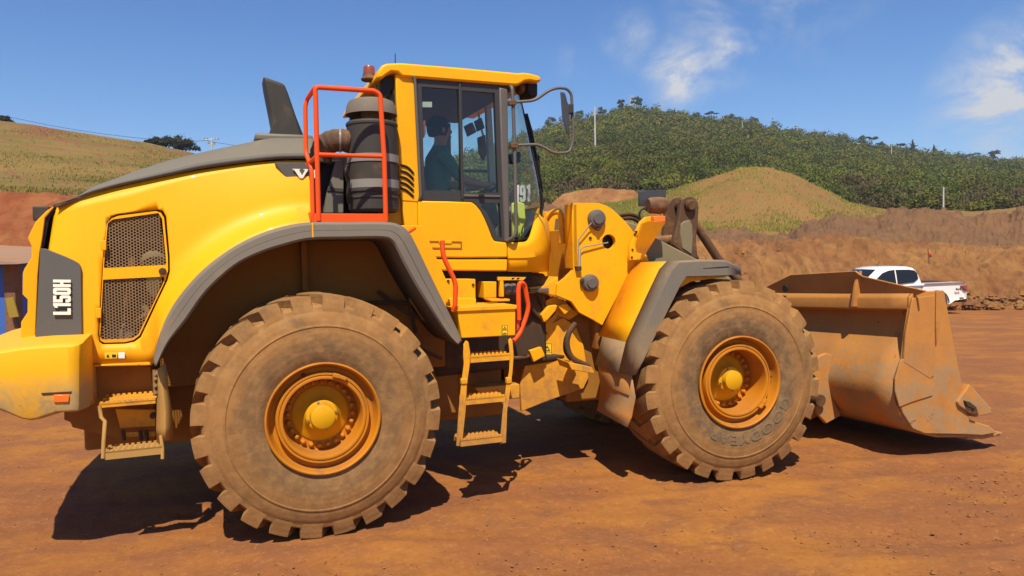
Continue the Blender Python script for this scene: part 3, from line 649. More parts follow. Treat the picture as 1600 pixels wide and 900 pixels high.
lathe_z('rain_cap', R, uh, AV, [(.078, za(193)), (.078, za(168)), (ra*.80, za(176)), (ra*1.01, za(181)), (ra*1.03, za(181)), (ra*1.02, za(178)), (ra*.96, za(166)), (ra*.88, za(160)), (ra*.70, za(157)), (0, za(155))], 'grey', ac, 48)
tube('intake_elbow', smooth_path([RP(548, 222, AV), RP(530, 219, AV+.02), RP(514, 223, AV+.05), RP(504, 234, AV+.08), RP(500, 252, AV+.1)], 8), [.085+.004*((i//2) % 2) for i in range(33)], 'rubber_hose', ac, 20)
tube('elbow_clamp', [RP(533, 219.3, AV+.018), RP(530, 219.2, AV+.02)], .094, 'steel', ac, 24)
plate('bracket_plate', R, [(496, 252), (537, 250), (537, 333), (497, 333)], AV+.22, .08, 'black', ac); plate('bracket_plate', R, [(524, 252), (537, 250), (537, 333), (505, 333), (512, 296)], AV+.10, .06, 'hood_grey', ac); plate('bracket_bar', R, [(513, 292), (537, 294), (537, 301), (511, 299)], AV+.09, .02, 'charcoal', ac)
tube('clamp_latch', [RP(543, 258, AV-.15), RP(540, 268, AV-.19), RP(545, 282, AV-.16), RP(543, 300, AV-.16), RP(545, 318, AV-.15)], .012, 'black', ac, smooth=True)
rbox('rear_cab_riser', 590, 310, 655, 352, -.82, -.4, 'yellow')
box('machine_room', R, -.06, .75, -.58, .58, 1.4, 2.80, 'black', LD)
# beacon
ub, zb = R.uz(577, 124, -.62)
bc = lathe_z('beacon', R, ub, -.62, [(0, zb-.012), (.062, zb-.012), (.068, zb), (.055, zb+.02), (.05, zb+.045), (0, zb+.045)], 'brown_metal', LD, 24); lathe_z('beacon_lens', R, ub, -.62, [(.047, zb+.045), (.046, zb+.09), (.04, zb+.105), (0, zb+.108)], 'red_lens', bc, 24)
tube('beacon_arm', [RP(586, 124, -.62), RP(588, 140, -.6), RP(596, 150, -.6)], .01, 'steel', LD)
# ---------------- cab
CV = -.85
plate('cab_roof', R, [(588, 122), (592, 110), (597, 102), (604, 99), (627, 98), (720, 105.5), (811, 114), (818, 113), (830, 114.5), (842, 118), (846, 121), (846, 127), (838, 128), (828, 126), (820, 127), (814, 131), (807, 133.5), (628, 119.5), (622, 113), (612, 112), (604, 117), (598, 122)], -.88, 1.76, 'yellow', LD, .025)
plate('cab_ceiling', R, [(625, 119), (808, 133), (806, 139), (628, 126)], -.84, 1.68, 'cab_inner', LD, .004)
wl = plate('roof_work_light', R, [(823, 126), (841, 129), (841, 150), (835, 153), (828, 151), (824, 140)], -.80, .22, 'black', LD, .02)
plate('light_bezel', R, [(812, 131), (822, 130), (822, 140), (818, 146), (813, 140)], -.78, .12, 'brown_metal', wl, .01)
plate('cab_rear_pillar', R, [(618, 116), (650, 119), (651, 123), (657.5, 311), (656, 316), (627, 314), (625, 300), (622.5, 240), (621, 190)], CV, .13, 'yellow', LD, .008, mirror=True)
plate('rear_window_frame', R, [(598, 121), (618, 119), (622, 215), (617, 215), (613, 140), (597, 160), (592, 158)], -.80, .1, 'black', LD, .004, mirror=True)
plate('cab_rear_wall', R, [(622, 200), (632, 200), (636, 330), (640, 420), (626, 420), (624, 300)], -.75, 1.5, 'cab_inner', LD)
for i in range(5): tube('louvre_slot', [RP(626, 258+9*i, CV-.004), RP(634, 260+9.2*i, CV-.004), RP(640, 264+9.4*i, CV-.004), RP(646, 271+9*i, CV-.004)], .010, 'black', LD, 6, smooth=True)
plate('cab_corner_panel', R, [(627, 314), (652.5, 314), (653, 429), (648, 420), (640, 404), (630, 368)], CV+.005, .12, 'yellow', LD, .008, mirror=True)
dpts = [(653.5, 313.5), (700, 314.5), (738, 316), (745, 321.5), (751, 329), (757, 340), (763, 354), (769, 370), (773, 377), (793, 379), (793.3, 402.5), (720, 403), (672, 402.5), (654, 401)]
door = plate('cab_door', R, dpts, CV-.012, .09, 'yellow', LD, .012, mirror=True)
plate('door_sill', R, [(654, 403), (672, 404.5), (793, 404.5), (793, 424), (670, 422.5), (660, 421), (654, 416)], CV, .12, 'yellow', LD, .012, mirror=True)
plate_holes('handle_recess', R, [(671, 376), (722, 377), (722, 389), (671, 388.5)], [[(673, 378), (720, 379), (720, 387), (673, 386.5)]], CV-.018, .01, 'belly', door, smooth=False)
plate('handle_flap', R, [(686, 375), (706, 375.5), (706, 381), (686, 380.5)], CV-.02, .02, 'yellow_dirty', door, .003)
frm = plate_holes('door_frame', R, [(652, 122.5), (700, 126), (782, 135), (793, 378), (773.5, 376), (769, 369), (763, 353), (757, 339), (751, 328), (745, 320.5), (738, 315.5), (657, 312)],
    [[(658.5, 135.5), (717.5, 139.5), (721, 298), (663.5, 297.5)], [(721.5, 141), (773, 145), (778.5, 301), (725, 301.5)], [(748, 318), (781, 317), (784, 371), (777, 370), (769, 349), (759, 330)]], CV, .05, 'frame_black', LD, mirror=True, smooth=False)
plate('window_divider', R, [(717, 128), (720, 128), (724.5, 311), (721, 311)], CV-.012, .03, 'frame_black', frm, .002); plate('slide_rail', R, [(725, 303.5), (782, 305), (782, 308), (725, 307)], CV-.012, .03, 'pillar_grey', frm, .002); plate('window_latch', R, [(749, 303), (757, 303), (757, 308), (749, 308)], CV-.03, .02, 'black', frm, .003)
for q in ([(658, 134), (718, 138), (722, 299), (663, 299)], [(721, 140), (774, 143), (779, 303), (724, 303)], [(746, 316), (782, 316), (786, 373), (775, 372), (768, 352), (757, 330)]):
    for sg in (1, -1): mesh_obj('window_pane', [R.w(R.uz(x, y, CV+.02)[0], sg*(CV+.02), R.uz(x, y, CV+.02)[1]) for x, y in q], [tuple(range(len(q)))], M['glass'], LD, smooth=False)
plate('front_post', R, [(780, 136), (793.5, 139), (797, 378), (788, 378)], CV-.015, .07, 'pillar_grey', LD, .012, mirror=True)
tube('cab_drain_tube', [RP(641, 118, CV-.01), RP(646, 119, CV-.02), RP(648.5, 126, CV-.02), RP(657, 300, CV-.02), RP(657, 308, CV-.02), RP(655, 314, CV)], .013, 'pillar_grey', LD, bend=.03)
plate('pale_window_sticker', R, [(659, 159), (675, 159), (675, 167.5), (659, 167.5)], CV+.035, .003, 'cab_pillar', LD, 0)
plate('red_escape_hammer', R, [(659, 189), (665, 188), (665.5, 208), (663, 215), (660, 214)], CV+.06, .03, 'red_lens', LD, .004)
# windscreen wrapping round the front
sil = [(809, 137), (812, 160), (817, 180), (823, 205), (830, 238), (837, 270), (843, 300), (845.5, 318), (843, 332), (837, 352), (829, 370)]
rows = []
for x, y in sil:
    us, z = R.uz(x, y, -.52); ua_ = 1.625+(.045*(z-2.1)*-1.0); row = []
    half = [(ua_+.03, -.855), (ua_+(us-ua_)*.45, -.80), (ua_+(us-ua_)*.80, -.69), (us-.005, -.56), (us+.035, -.42), (us+.07, -.22), (us+.08, 0)]
    row = [R.w(u, v, z) for u, v in half]+[R.w(u, -v, z) for u, v in half[::-1][1:]]; rows.append(row)
V, f = loft_data(rows); ws = mesh_obj('windscreen', V, f, M['glass'], LD)
tube('windscreen_seal', [r[3] for r in rows][-5:]+[R.w(R.uz(826, 372, -.60)[0], -.62, R.uz(826, 373, -.6)[1]), RP(812, 376, -.76), RP(797, 377, -.85)], .016, 'black', ws, smooth=True)
tube('windscreen_seal', [r[3] for r in rows], .009, 'black', ws)
tube('windscreen_seal', [r[9] for r in rows], .012, 'cab_pillar', ws)
# number on the glass
def glass_pt(px, py, off=.012):
    t = max(0, min(1, (px-797)/38)); v = -.845+.22*t**1.5; u, z = R.uz(px, py, v-off); return R.w(u, v-off, z)
Ln = sum(GLY[c][2] for c in '191')-.4
letters('fleet_number', '191', lambda x, y, d: glass_pt(804.5+24*x/Ln+.05*y, 315.5-2.65*y-.06*x, .012+d), .004, 'white', ws)
# curved yellow nose under the windscreen
nose = [[(793.5, 379), (812, 378.5), (826, 375), (834, 354), (840, 330), (846, 321)], [(793.5, 388), (812, 388), (828, 385), (842, 372), (850, 352), (856, 345)], [(793.5, 396), (812, 396), (829, 394), (845, 388), (854, 376), (860, 368)], [(793.5, 403), (812, 403), (831, 402), (846, 399), (855, 397), (861, 393)],
        [(793.5, 405), (812, 405), (830, 404.5), (845, 402), (854, 400), (859, 396)], [(793.5, 424), (812, 425), (830, 425), (844, 425), (852, 424.5), (857, 424)]]
vv = [CV-.012, CV-.012, -.83, -.74, -.60, -.40]; rows = []
for k, rr_ in enumerate(nose):
    s = smooth_path([Vector((p[0], p[1], v+(.012 if k > 3 else 0))) for p, v in zip(rr_, vv)], 4); L3 = [R.uz(p.x, p.y, p.z)+(p.z,) for p in s]
    ul, zl, vl = L3[-1]; L3 += [(ul+.04, zl, -.2), (ul+.05, zl, 0)]
    rows.append([R.w(u, v, z) for u, z, v in L3]+[R.w(u, -v, z) for u, z, v in L3[::-1][1:]])
V, f = loft_data(rows); mesh_obj('cab_nose_panel', V, f, M['yellow'], LD, solid=.02, solid_off=-1, auto=40)
box('cab_floor', R, .85, 1.98, -.74, .74, 1.83, 1.9, 'cab_inner', LD); 
# cab inside: seat, console, wheel, far rail
su, sz = R.uz(676, 300, 0)
seat = empty('driver_seat', R.w(su, 0, 1.9)); seat.parent = LD; seat.matrix_parent_inverse = LD.matrix_world.inverted()
plate_uz('seat_back', R, [(su-.18, 2.32), (su-.06, 2.30), (su-.13, 2.78), (su-.16, 2.98), (su-.23, 3.0), (su-.26, 2.9)], -.24, .24, 'seat', seat, .05)
plate_uz('seat_cushion', R, [(su-.2, 2.24), (su+.34, 2.30), (su+.36, 2.38), (su-.1, 2.36)], -.25, .25, 'seat', seat, .04); box('seat_base', R, su-.1, su+.25, -.18, .18, 1.9, 2.25, 'cab_inner', seat)
plate_uz('control_console', R, [(su-.02, 2.34), (su+.30, 2.34), (su+.34, 2.42), (su+.22, 2.50), (su+.06, 2.52), (su-.04, 2.46)], -.44, -.30, 'pillar_grey', LD, .02)
tube('control_lever', [R.w(su+.17, -.37, 2.48), R.w(su+.2, -.37, 2.58)], [.012, .02], 'steel', LD)
tube('far_grab_bar', [RP(663, 262, .6), RP(700, 266, .6), RP(776, 268, .6)], .016, 'pillar_grey', LD)
swu, swz = R.uz(764, 296, 0); tube('steering_column', [R.w(swu+.18, 0, 1.9), R.w(swu+.05, 0, 2.35), R.w(swu, 0, swz)], [.06, .04, .03], 'black', LD)
ringp = [R.w(swu+.19*cos(a)*.9, .19*sin(a), swz+.19*cos(a)*.5) for a in np.linspace(0, 2*pi, 25)]; tube('steering_wheel', ringp, .016, 'black', LD)
plate_uz('dashboard', R, [(1.72, 1.9), (2.0, 1.9), (2.02, 2.2), (1.9, 2.32), (1.78, 2.2)], -.35, .35, 'cab_inner', LD, .03)
plate('hi_vis_vest', R, [(800, 318), (808, 314), (820, 318), (822, 345), (819, 370), (801, 372)], -.58, .03, 'yellow_cloth', LD, .01)
plate('sun_visor', R, [(734, 192), (739, 191), (745, 206), (740, 209)], -.1, .2, 'brown_metal', LD); plate('sun_visor', R, [(750, 184), (753, 184), (758, 200), (755, 201)], .1, .2, 'brown_metal', LD)
plate('cab_screen', R, [(748, 214), (759, 210), (761, 240), (757, 251), (750, 238)], -.15, .06, 'brown_metal', LD, .01)
plate('pale_inner_post', R, [(759, 150), (767, 148), (776, 300), (766, 300)], .1, .06, 'cab_pillar', LD)
plate('wiper_motor', R, [(797, 240), (815, 236), (814, 254), (799, 256)], -.5, .1, 'black', LD, .02)

# mirror and grab tubes
tube('front_grab_tube', [RP(797, 135, -.86), RP(800, 136, -.92), RP(801.5, 160, -.92), RP(804, 228, -.92), RP(806.5, 360, -.92), RP(803, 370, -.92), RP(792, 377, -.87)], .015, 'pillar_grey', LD, bend=.03)
mi = empty('side_mirror', RP(890, 160, -1.0)); mi.parent = LD; mi.matrix_parent_inverse = LD.matrix_world.inverted()
tube('mirror_bracket', [RP(801, 160, -.93), RP(836, 157, -.96), RP(858, 141, -1.0), RP(872, 137, -1.0), RP(886, 138.5, -1.0), RP(893, 147, -1.0), RP(896, 216, -1.0), RP(891, 238, -1.0), RP(867, 240, -1.0), RP(842, 225.5, -.96), RP(804, 227, -.93)], .0125, 'pillar_grey', mi, bend=.05)
V, f = prism_data([RP(875, 143, -1.08), RP(883, 145.5, -1.08), RP(889, 168, -1.08), RP(890, 212, -1.08), RP(886, 210, -1.08), RP(879, 185, -1.08)], [RP(875.5, 143, -.86), RP(882, 145, -.86), RP(886.5, 168, -.86), RP(887, 206, -.86), RP(883, 204, -.86), RP(878, 185, -.86)])
mesh_obj('mirror_head', V, f, M['mirror_face'], mi, bevel=.008); plate('mirror_clamp', R, [(887, 162), (897, 161), (897, 177), (888, 178)], -1.03, .07, 'charcoal', mi, .01)
for x, y in ((801, 160), (804, 227)): plate('bracket_clamp', R, [(x-5, y-4), (x+6, y-4), (x+6, y+4), (x-5, y+4)], -.95, .05, 'brown_metal', mi, .006)
tube('wiper_arm', [RP(822, 178, -.5), RP(829, 205, -.52), RP(841, 262, -.5), RP(848, 300, -.45)], [.016, .02, .012, .01], 'black', LD); tube('wiper_arm', [RP(838, 240, -.45), RP(842, 244, -.42), RP(845, 320, -.42)], .007, 'black', LD); tube('wiper_arm', [RP(840, 242, -.4), RP(848, 330, -.4)], .007, 'black', LD)
tube('whip_antenna', [RP(617.5, 99, -.3), RP(617.5, 84, -.3)], .004, 'black', LD, 6)

# ---------------- under the cab: boxes, deck box, ladder, hand rails
box('transmission_housing', R, .95, 2.15, -.55, .55, .95, 1.78, 'dark_metal', LD, .03)
box('cab_mount', R, .9, 1.95, -.70, .70, 1.72, 1.83, 'black', LD)
plate('battery_box', R, [(687, 436), (743, 436), (743.5, 472), (700, 472)], -.98, .3, 'yellow_dirty', LD, .006)
for x, y in ((700, 439), (739, 445), (700, 463)): u, z = R.uz(x, y, -.98); lathe_v('cover_bolt', R, u, z, [(0, -.995), (.012, -.99), (.012, -.97)], 'dark_metal', LD, 8)
plate('battery_box', R, [(700, 466), (744, 466), (744, 478), (704, 478)], -1.02, .06, 'yellow_dirty', LD); plate('yellow_mount', R, [(756, 440), (776, 440), (776, 466), (756, 466)], -.85, .2, 'yellow_dirty', LD)
plate_holes('cable_bracket', R, [(778, 432.5), (822, 433), (818, 437.5), (778, 438)], [[(800, 434), (805, 434), (803, 437), (799, 437)], [(808, 434), (813, 434), (811, 437), (807, 437)]], -1.0, .02, 'yellow_dirty', LD)
plate('cable_bracket', R, [(782, 438), (787, 438), (788, 464), (782, 464)], -1.0, .05, 'yellow_dirty', LD); plate('cable_bracket', R, [(762, 467), (797, 467), (797, 471), (768, 471)], -1.0, .12, 'yellow_dirty', LD)
u, z = R.uz(794, 452, -.9); V, f = lathe_data([(0, 0), (.04, 0), (.05, .02), (.05, .05), (.042, .055), (.042, .065), (.05, .07), (.05, .1), (0, .1)], lambda x, y, a: R.w(u-.04+a, -.9+x, z+y), 24); mesh_obj('rubber_mount', V, f, M['pillar_grey'], LD)
V, f = lathe_data([(0, 0), (.11, 0), (.12, .03), (.12, .2), (0, .2)], lambda x, y, a: R.w(1.45+x, -.8+y, 1.35+a), 30); mesh_obj('accumulator', V, f, M['pillar_grey'], LD)
dk = plate('deck_box', R, [(715, 486), (805.5, 482), (805.5, 524), (721, 528.5)], -1.27, .45, 'yellow_dirty', LD, .006)
plate('deck_lid', R, [(709, 480.5), (808, 476.5), (807.5, 483), (713, 487)], -1.285, .48, 'yellow_dirty', dk, .004)
def warn(x0, y0, x1, y1, fr, v, parent):
    w = plate('warning_label', fr, [(x0, y0), (x1, y0), (x1, y1), (x0, y1)], v, .006, 'ink', parent, 0, smooth=False)
    ym = (y0+y1)/2; m = .7
    plate('label_field', fr, [(x0+m, y0+m), (x1-m, y0+m), (x1-m, ym), (x0+m, ym)], v-.002, .004, 'label_yellow', w, 0, smooth=False); plate('label_field', fr, [(x0+m, ym+m), (x1-m, ym+m), (x1-m, y1-m), (x0+m, y1-m)], v-.002, .004, 'label_yellow', w, 0, smooth=False)
    xm = (x0+x1)/2; h = ym-y0
    plate_holes('label_mark', fr, [(xm-h*.36, ym-h*.14), (xm+h*.36, ym-h*.14), (xm, y0+h*.2)], [[(xm-h*.2, ym-h*.24), (xm+h*.2, ym-h*.24), (xm, y0+h*.42)]], v-.004, .003, 'ink', w, smooth=False)
    plate('label_mark', fr, [(x0+2*m, y1-4*m), (x1-2.5*m, y1-5*m), (x1-3*m, y1-3*m), (x0+3*m, y1-2.5*m)], v-.004, .003, 'ink', w, 0, smooth=False)
warn(784.5, 508, 793, 523.5, R, -1.276, dk)
la = empty('access_ladder', R.w(1.25, -1.3, .45)); la.parent = LD; la.matrix_parent_inverse = LD.matrix_world.inverted()
plate('ladder_rail', R, [(725, 537), (728, 532), (732, 534), (735, 550), (734.5, 568), (730, 600), (728, 640), (722, 698), (713, 697), (717, 640), (721, 600), (725, 568), (724, 550)], -1.30, .012, 'yellow_mud', la, .004)
plate('ladder_rail', R, [(794.5, 531), (798, 528), (801, 532), (803, 555), (801, 583), (796, 615), (793, 640), (791, 692), (781, 694), (786, 640), (791, 605), (796, 580), (797, 555)], -1.30, .012, 'yellow_mud', la, .004)
for side in ([(724, 537), (728, 600), (717, 697)], [(795, 531), (797, 600), (782, 692)]):
    V, f = loft_data([smooth_path([RP(x, y, v) for x, y in side], 5) for v in (-1.30, -1.20)]); mesh_obj('ladder_web', V, f, M['yellow_mud'], la, solid=.006)
tread('step_tread', 735, 799, 558, 0, -1.29, parent=la, dv=.20, h=.045); tread('step_tread', 728, 790, 624, 0, -1.30, parent=la, dv=.18, h=.045); tread('step_tread', 720, 785, 688, 0, -1.32, 'yellow_mud', parent=la, dv=.18, h=.05)
plate('ladder_joint', R, [(721, 592), (731, 591), (731, 600), (721, 601)], -1.31, .04, 'yellow_mud', la, .006); plate('ladder_joint', R, [(792, 590), (800, 590), (800, 599), (792, 600)], -1.31, .04, 'yellow_mud', la, .006)
tube('orange_handrail', [RP(691, 375.5, -1.30), RP(692, 400, -1.30), RP(709, 435, -1.30), RP(712, 446, -1.30), RP(711, 478, -1.30), RP(708, 486, -1.28)], .019, 'orange', LD, bend=.06)
tube('orange_handrail', [RP(635, 365, -1.26), RP(648, 357, -1.1)], .012, 'orange', LD)
tube('orange_handrail', [RP(811, 500, -1.24), RP(810, 452, -1.24), RP(812, 442.5, -1.24), RP(816, 441.5, -1.24), RP(820, 446, -1.22), RP(826, 480, -1.20), RP(822, 496, -1.20), RP(812, 522, -1.22), RP(802, 533, -1.26)], .019, 'orange', LD, bend=.05)
plate('orange_gusset', R, [(808, 486), (815, 492), (812, 512), (808, 518)], -1.23, .02, 'orange', LD)
lathe_z('articulation_hinge', R, 1.775, 0, [(0, .55), (.16, .55), (.18, .7), (.14, .75), (.14, 1.5), (.18, 1.52), (.18, 1.62), (0, 1.62)], 'dark_metal', LD, 24)
for k, (a, b, c) in enumerate((((822, 470), (850, 500), (880, 470)), ((800, 560), (830, 555), (850, 530)), ((838, 455), (850, 485), (842, 520)))):
    tube('hydraulic_hose', [RP(*a, -.62), RP(*b, -.55), RP(*c, -.5)], .018, 'dark_metal', LD, smooth=True)
for q in ([(846, 492), (858, 478), (872, 476), (868, 486), (856, 500), (850, 504)], [(872, 478), (886, 474), (893, 484), (882, 492)], [(828, 548), (846, 542), (852, 556), (834, 566)]): plate('yellow_bracket', R, q, -.62, .05, 'yellow_dirty', LD)
plate('belly_guard', R, [(742, 606), (812, 600), (812, 622), (760, 628)], -.60, .3, 'yellow_mud', LD)
box('rear_hinge_plate', R, 1.2, 1.95, -.42, .42, .62, .70, 'belly', LD)
box('rear_hinge_plate', R, 1.2, 1.95, -.42, .42, 1.45, 1.53, 'belly', LD)
for sg in (-1, 1): tube('steering_cylinder', [R.w(1.1, .48*sg, .95), R.w(1.75, .50*sg, .98), F.w(-.9, .40*sg, 1.0)], [.06, .06, .03], 'dark_metal', LD)

# ---------------- front half
circ = lambda cx, cy, rx, ry, n=20: [(cx+rx*cos(2*pi*i/n), cy+ry*sin(2*pi*i/n)) for i in range(n)]
plate_holes('tower_plate', F, [(896, 317), (935, 317), (947, 321), (957, 327), (968, 337), (978, 347), (986, 357), (992, 366), (1003, 384), (1011, 401), (1016, 414), (1010, 418), (988, 417), (941, 508), (926, 499), (905, 488), (893, 471), (869, 461), (871, 444), (884, 434), (896, 422)], [circ(951.5, 377.5, 10.5, 11.5)], -.64, .06, 'yellow_dirty', LD, mirror=True, bevel=.006)
plate('tower_window_backing', F, circ(951.5, 377.5, 16, 17), -.55, .03, 'black', LD)
for v0, v1 in ((-.64, -.44), (.44, .64)):
    u0, z1 = F.uz(897, 318, -.64); u1, z0 = F.uz(897, 420, -.64); V, f = box_data(F, u0-.02, u0+.03, v0, v1, z0, z1); mesh_obj('tower_flange', V, f, M['yellow_dirty'], LD, bevel=.008)
box('tower_cross_plate', F, -1.0, -.95, -.44, .44, 1.5, 2.2, 'yellow_mud', LD)
tube('tower_hose', [FP(852, 345, -.3), FP(862, 333, -.35), FP(876, 335, -.38), FP(878, 380, -.4)], .03, 'yellow_mud', LD, smooth=True)
plate('upper_hinge_ledge', F, [(824, 458), (828, 449), (850, 447), (872, 432), (873, 462), (862, 461), (850, 458)], -.60, .35, 'yellow_dirty', LD); plate('steel_spacer', R, [(828, 452), (858, 450), (858, 457), (828, 457)], -.66, .1, 'pillar_grey', LD)
def pin(x, y, r, ears, v=-.64):
    u, z = F.uz(x, y, v); s = mesh_obj('pivot_pin', *lathe_data([(0, v-.075), (r*.55, v-.075), (r*.62, v-.06), (r*.85, v-.055), (r, v-.035), (r, v+.02)], lambda a, b_, c: F.w(u+a, c, z+b_), 28), M['pillar_grey'], LD, auto=30)
    ex_, ey_ = ears; uu, zz = F.uz(ex_, ey_, v); d = Vector((uu-u, 0, zz-z)); n = Vector((-d.z, 0, d.x)).normalized()
    P = [(u+n.x*r*.95, z+n.z*r*.95), (uu+n.x*r*.4, zz+n.z*r*.4), (uu+d.x*.12, zz+d.z*.12), (uu-n.x*r*.4, zz-n.z*r*.4), (u-n.x*r*.95, z-n.z*r*.95)]
    plate_uz('pin_lock', F, P, v-.03, v, 'pillar_grey', s, .006); lathe_v('lock_bolt', F, uu, zz, [(0, v-.055), (.018, v-.05), (.018, v-.03)], 'dark_metal', s, 8)
    return s
pin(931, 342, .085, (932, 358)); pin(921, 442, .080, (907, 438)); u, z = F.uz(922, 372, -.64); lathe_v('plug', F, u, z, [(0, -.65), (.014, -.65), (.014, -.63)], 'dark_metal', LD, 10)
tube('grease_pipe', [FP(931, 341, -.70), FP(921, 352, -.68), FP(904, 375, -.67), FP(903, 416, -.67)], .006, 'steel', LD, 6); tube('grease_pipe', [FP(950, 379, -.66), FP(912, 386, -.67), FP(907, 390, -.67), FP(907, 416, -.67)], .006, 'steel', LD, 6); plate('grease_block', F, [(900, 416), (909, 416), (909, 423), (901, 423)], -.68, .04, 'dark_metal', LD, .004)
# marker light bracket and headlight on the fender
mb = plate('marker_bracket', F, [(984, 384), (1001, 346), (1009, 339), (1023, 337.5), (1036, 338), (1012, 366), (1001, 406), (984, 407)], -.74, .04, 'yellow_dirty', LD)
plate('bracket_web', F, [(1023, 346), (1040, 347), (1030, 352), (1016, 372), (1003, 406), (999, 404), (1008, 372), (1016, 353)], -.78, .12, 'orange', mb, .003) if False else plate('bracket_web', F, [(1004, 349, -.85), (1012, 345, -.86), (1040, 348, -.86), (1028, 362, -.80), (1003, 406, -.72), (995, 404, -.72), (994, 384, -.76)], -.77, .03, 'yellow_mud', mb, .002)
plate('marker_lamp', F, [(1022, 337.5), (1040, 337), (1040, 347), (1022, 347.5)], -.835, .07, 'orange_lens', mb, .008)
for x, y in ((987, 402), (988, 390), (992, 366), (996, 369), (994, 362)): u, z = F.uz(x, y, -.74); lathe_v('bracket_bolt', F, u, z, [(0, -.752), (.010, -.75), (.010, -.73)], 'dark_metal', mb, 8)
hu, hz = F.uz(1027, 321, -.72); V, f = lathe_data([(0, -.10), (.06, -.10), (.075, -.07), (.08, .02), (.075, .07), (.055, .075)], lambda x, y, a: F.w(hu+a, -.72+x, hz+y), 24); hd = mesh_obj('headlight', V, f, M['brown_metal'], LD)
plate('lamp_bracket', F, [(1014, 312), (1040, 309), (1041, 330), (1018, 333)], -.66, .06, 'brown_metal', hd)
plate('lamp_back_plate', F, [(999, 298), (1041, 296.5), (1041, 323), (999, 322)], -.50, .03, 'mirror_face', LD); tube('lamp_cable', [FP(1014, 329, -.7), FP(1005, 326, -.7), FP(999, 334, -.7), FP(1001, 345, -.7)], .01, 'black', LD, smooth=True)
for dy in (0, 6): tube('lift_hose', [FP(962, 338+dy, -.3), FP(985, 335+dy, -.25), FP(1002, 345+dy, -.2), FP(1016, 372+dy, -.1), FP(1035, 380+dy, 0)], .019, 'dark_metal', LD, smooth=True)
# front fender
fp = [(1157, 420), (1134, 409.5), (1100, 409), (1062, 411), (1050, 424), (1030, 466), (1010, 510), (997, 539), (985, 588)]
uz = [F.uz(x, y, -1.42) for x, y in fp]; uzi = [uz[0], uz[1], uz[2], uz[3]]
lip = [F.uz(x, y, -1.42) for x, y in [(1157, 428), (1134, 429), (1105, 430), (1071, 431), (1061, 446), (1040, 488), (1018, 532), (1005, 560), (993, 584)]]
for sg in (1, -1):
    rows = [[F.w(u, sg*-1.41, z) for u, z in lip], [F.w(u, sg*-1.425, z) for u, z in lip], [F.w(u, sg*-1.42, z) for u, z in uz], [F.w(u, sg*-1.395, z+.012) for u, z in uz], [F.w(u, sg*-1.21, z+.012) for u, z in uz]]
    V, f = loft_data(rows); mesh_obj('front_fender_trim', V, f, M['grey_worn'], LD, solid=.014, solid_off=0, auto=30)
    V, f = loft_data([[F.w(u, sg*v, z) for u, z in uz[:8]] for v in (-1.22, -1.0, -.62)]); mesh_obj('front_fender', V, f, M['yellow_dirty'], LD, solid=.012, solid_off=0, auto=30)
    V, f = loft_data([[F.w(u, sg*v, z) for u, z in uz[7:]] for v in (-1.21, -1.0, -.72)]); mesh_obj('front_fender_foot', V, f, M['grey_worn'], LD, solid=.02, solid_off=0)
plate('fender_inner_support', F, [(1069, 432), (1140, 430), (1134, 433), (1080, 440), (1062, 450)], -1.36, .4, 'yellow_mud', LD)
plate('fender_tear', F, [(1098, 419), (1138, 416), (1140, 418), (1100, 421)], -1.428, .006, 'black', LD, 0)
ub_, zb_ = uz[8]; V, f = loft_data([[F.w(ub_+.01, v, zb_+.02) for v in (-1.40, -1.1, -.72)], [F.w(ub_+.04, v, zb_-.18) for v in (-1.41, -1.1, -.72)], [F.w(ub_+.01, v, zb_-.34-.04*(v+.72)*0) for v in (-1.40, -1.1, -.74)], [F.w(ub_-.02, v, zb_-.43+.03*(v+1.4)) for v in (-1.38, -1.1, -.76)]]); mesh_obj('front_mud_flap', V, f, M['bucket'], LD, solid=.012)
# lower front frame
fs = plate('front_frame_side', F, [(863, 505), (853, 523), (838, 558), (822, 566), (813, 600), (815, 643), (857, 626), (912, 607), (920, 590), (912, 540), (900, 510), (880, 496)], -.47, .05, 'yellow_mud', LD, mirror=True)
warn(848, 537, 862, 564, F, -.474, fs)
plate('frame_brace', F, [(853, 470), (866, 463), (880, 470), (905, 490), (890, 500), (872, 492), (856, 520), (846, 515), (852, 495)], -.5, .05, 'yellow_mud', LD); plate('frame_step', F, [(888, 566), (925, 574), (930, 584), (893, 578)], -.9, .3, 'yellow_mud', LD)
tube('frame_hose', [FP(899, 506, -.75), FP(889, 520, -.78), FP(886, 540, -.80), FP(895, 560, -.80), (FP(920, 572, -.78))], .026, 'dark_metal', LD, smooth=True); tube('frame_hose', [FP(893, 515, -.70), FP(884, 528, -.73), FP(883, 548, -.75), FP(892, 562, -.75)], .016, 'black', LD, smooth=True)
box('front_chassis', F, -1.15, .75, -.44, .44, .55, 1.55, 'belly', LD, .03); box('loader_tower_base', F, -.9, .3, -.58, .58, 1.05, 1.6, 'belly', LD, .02)
lathe_v('front_axle', F, 0, ZC, [(.12, -1.0), (.17, -.9), (.13, -.8), (.15, -.3), (.25, 0), (.15, .3), (.13, .8), (.17, .9), (.12, 1.0)], 'dark_metal', LD)
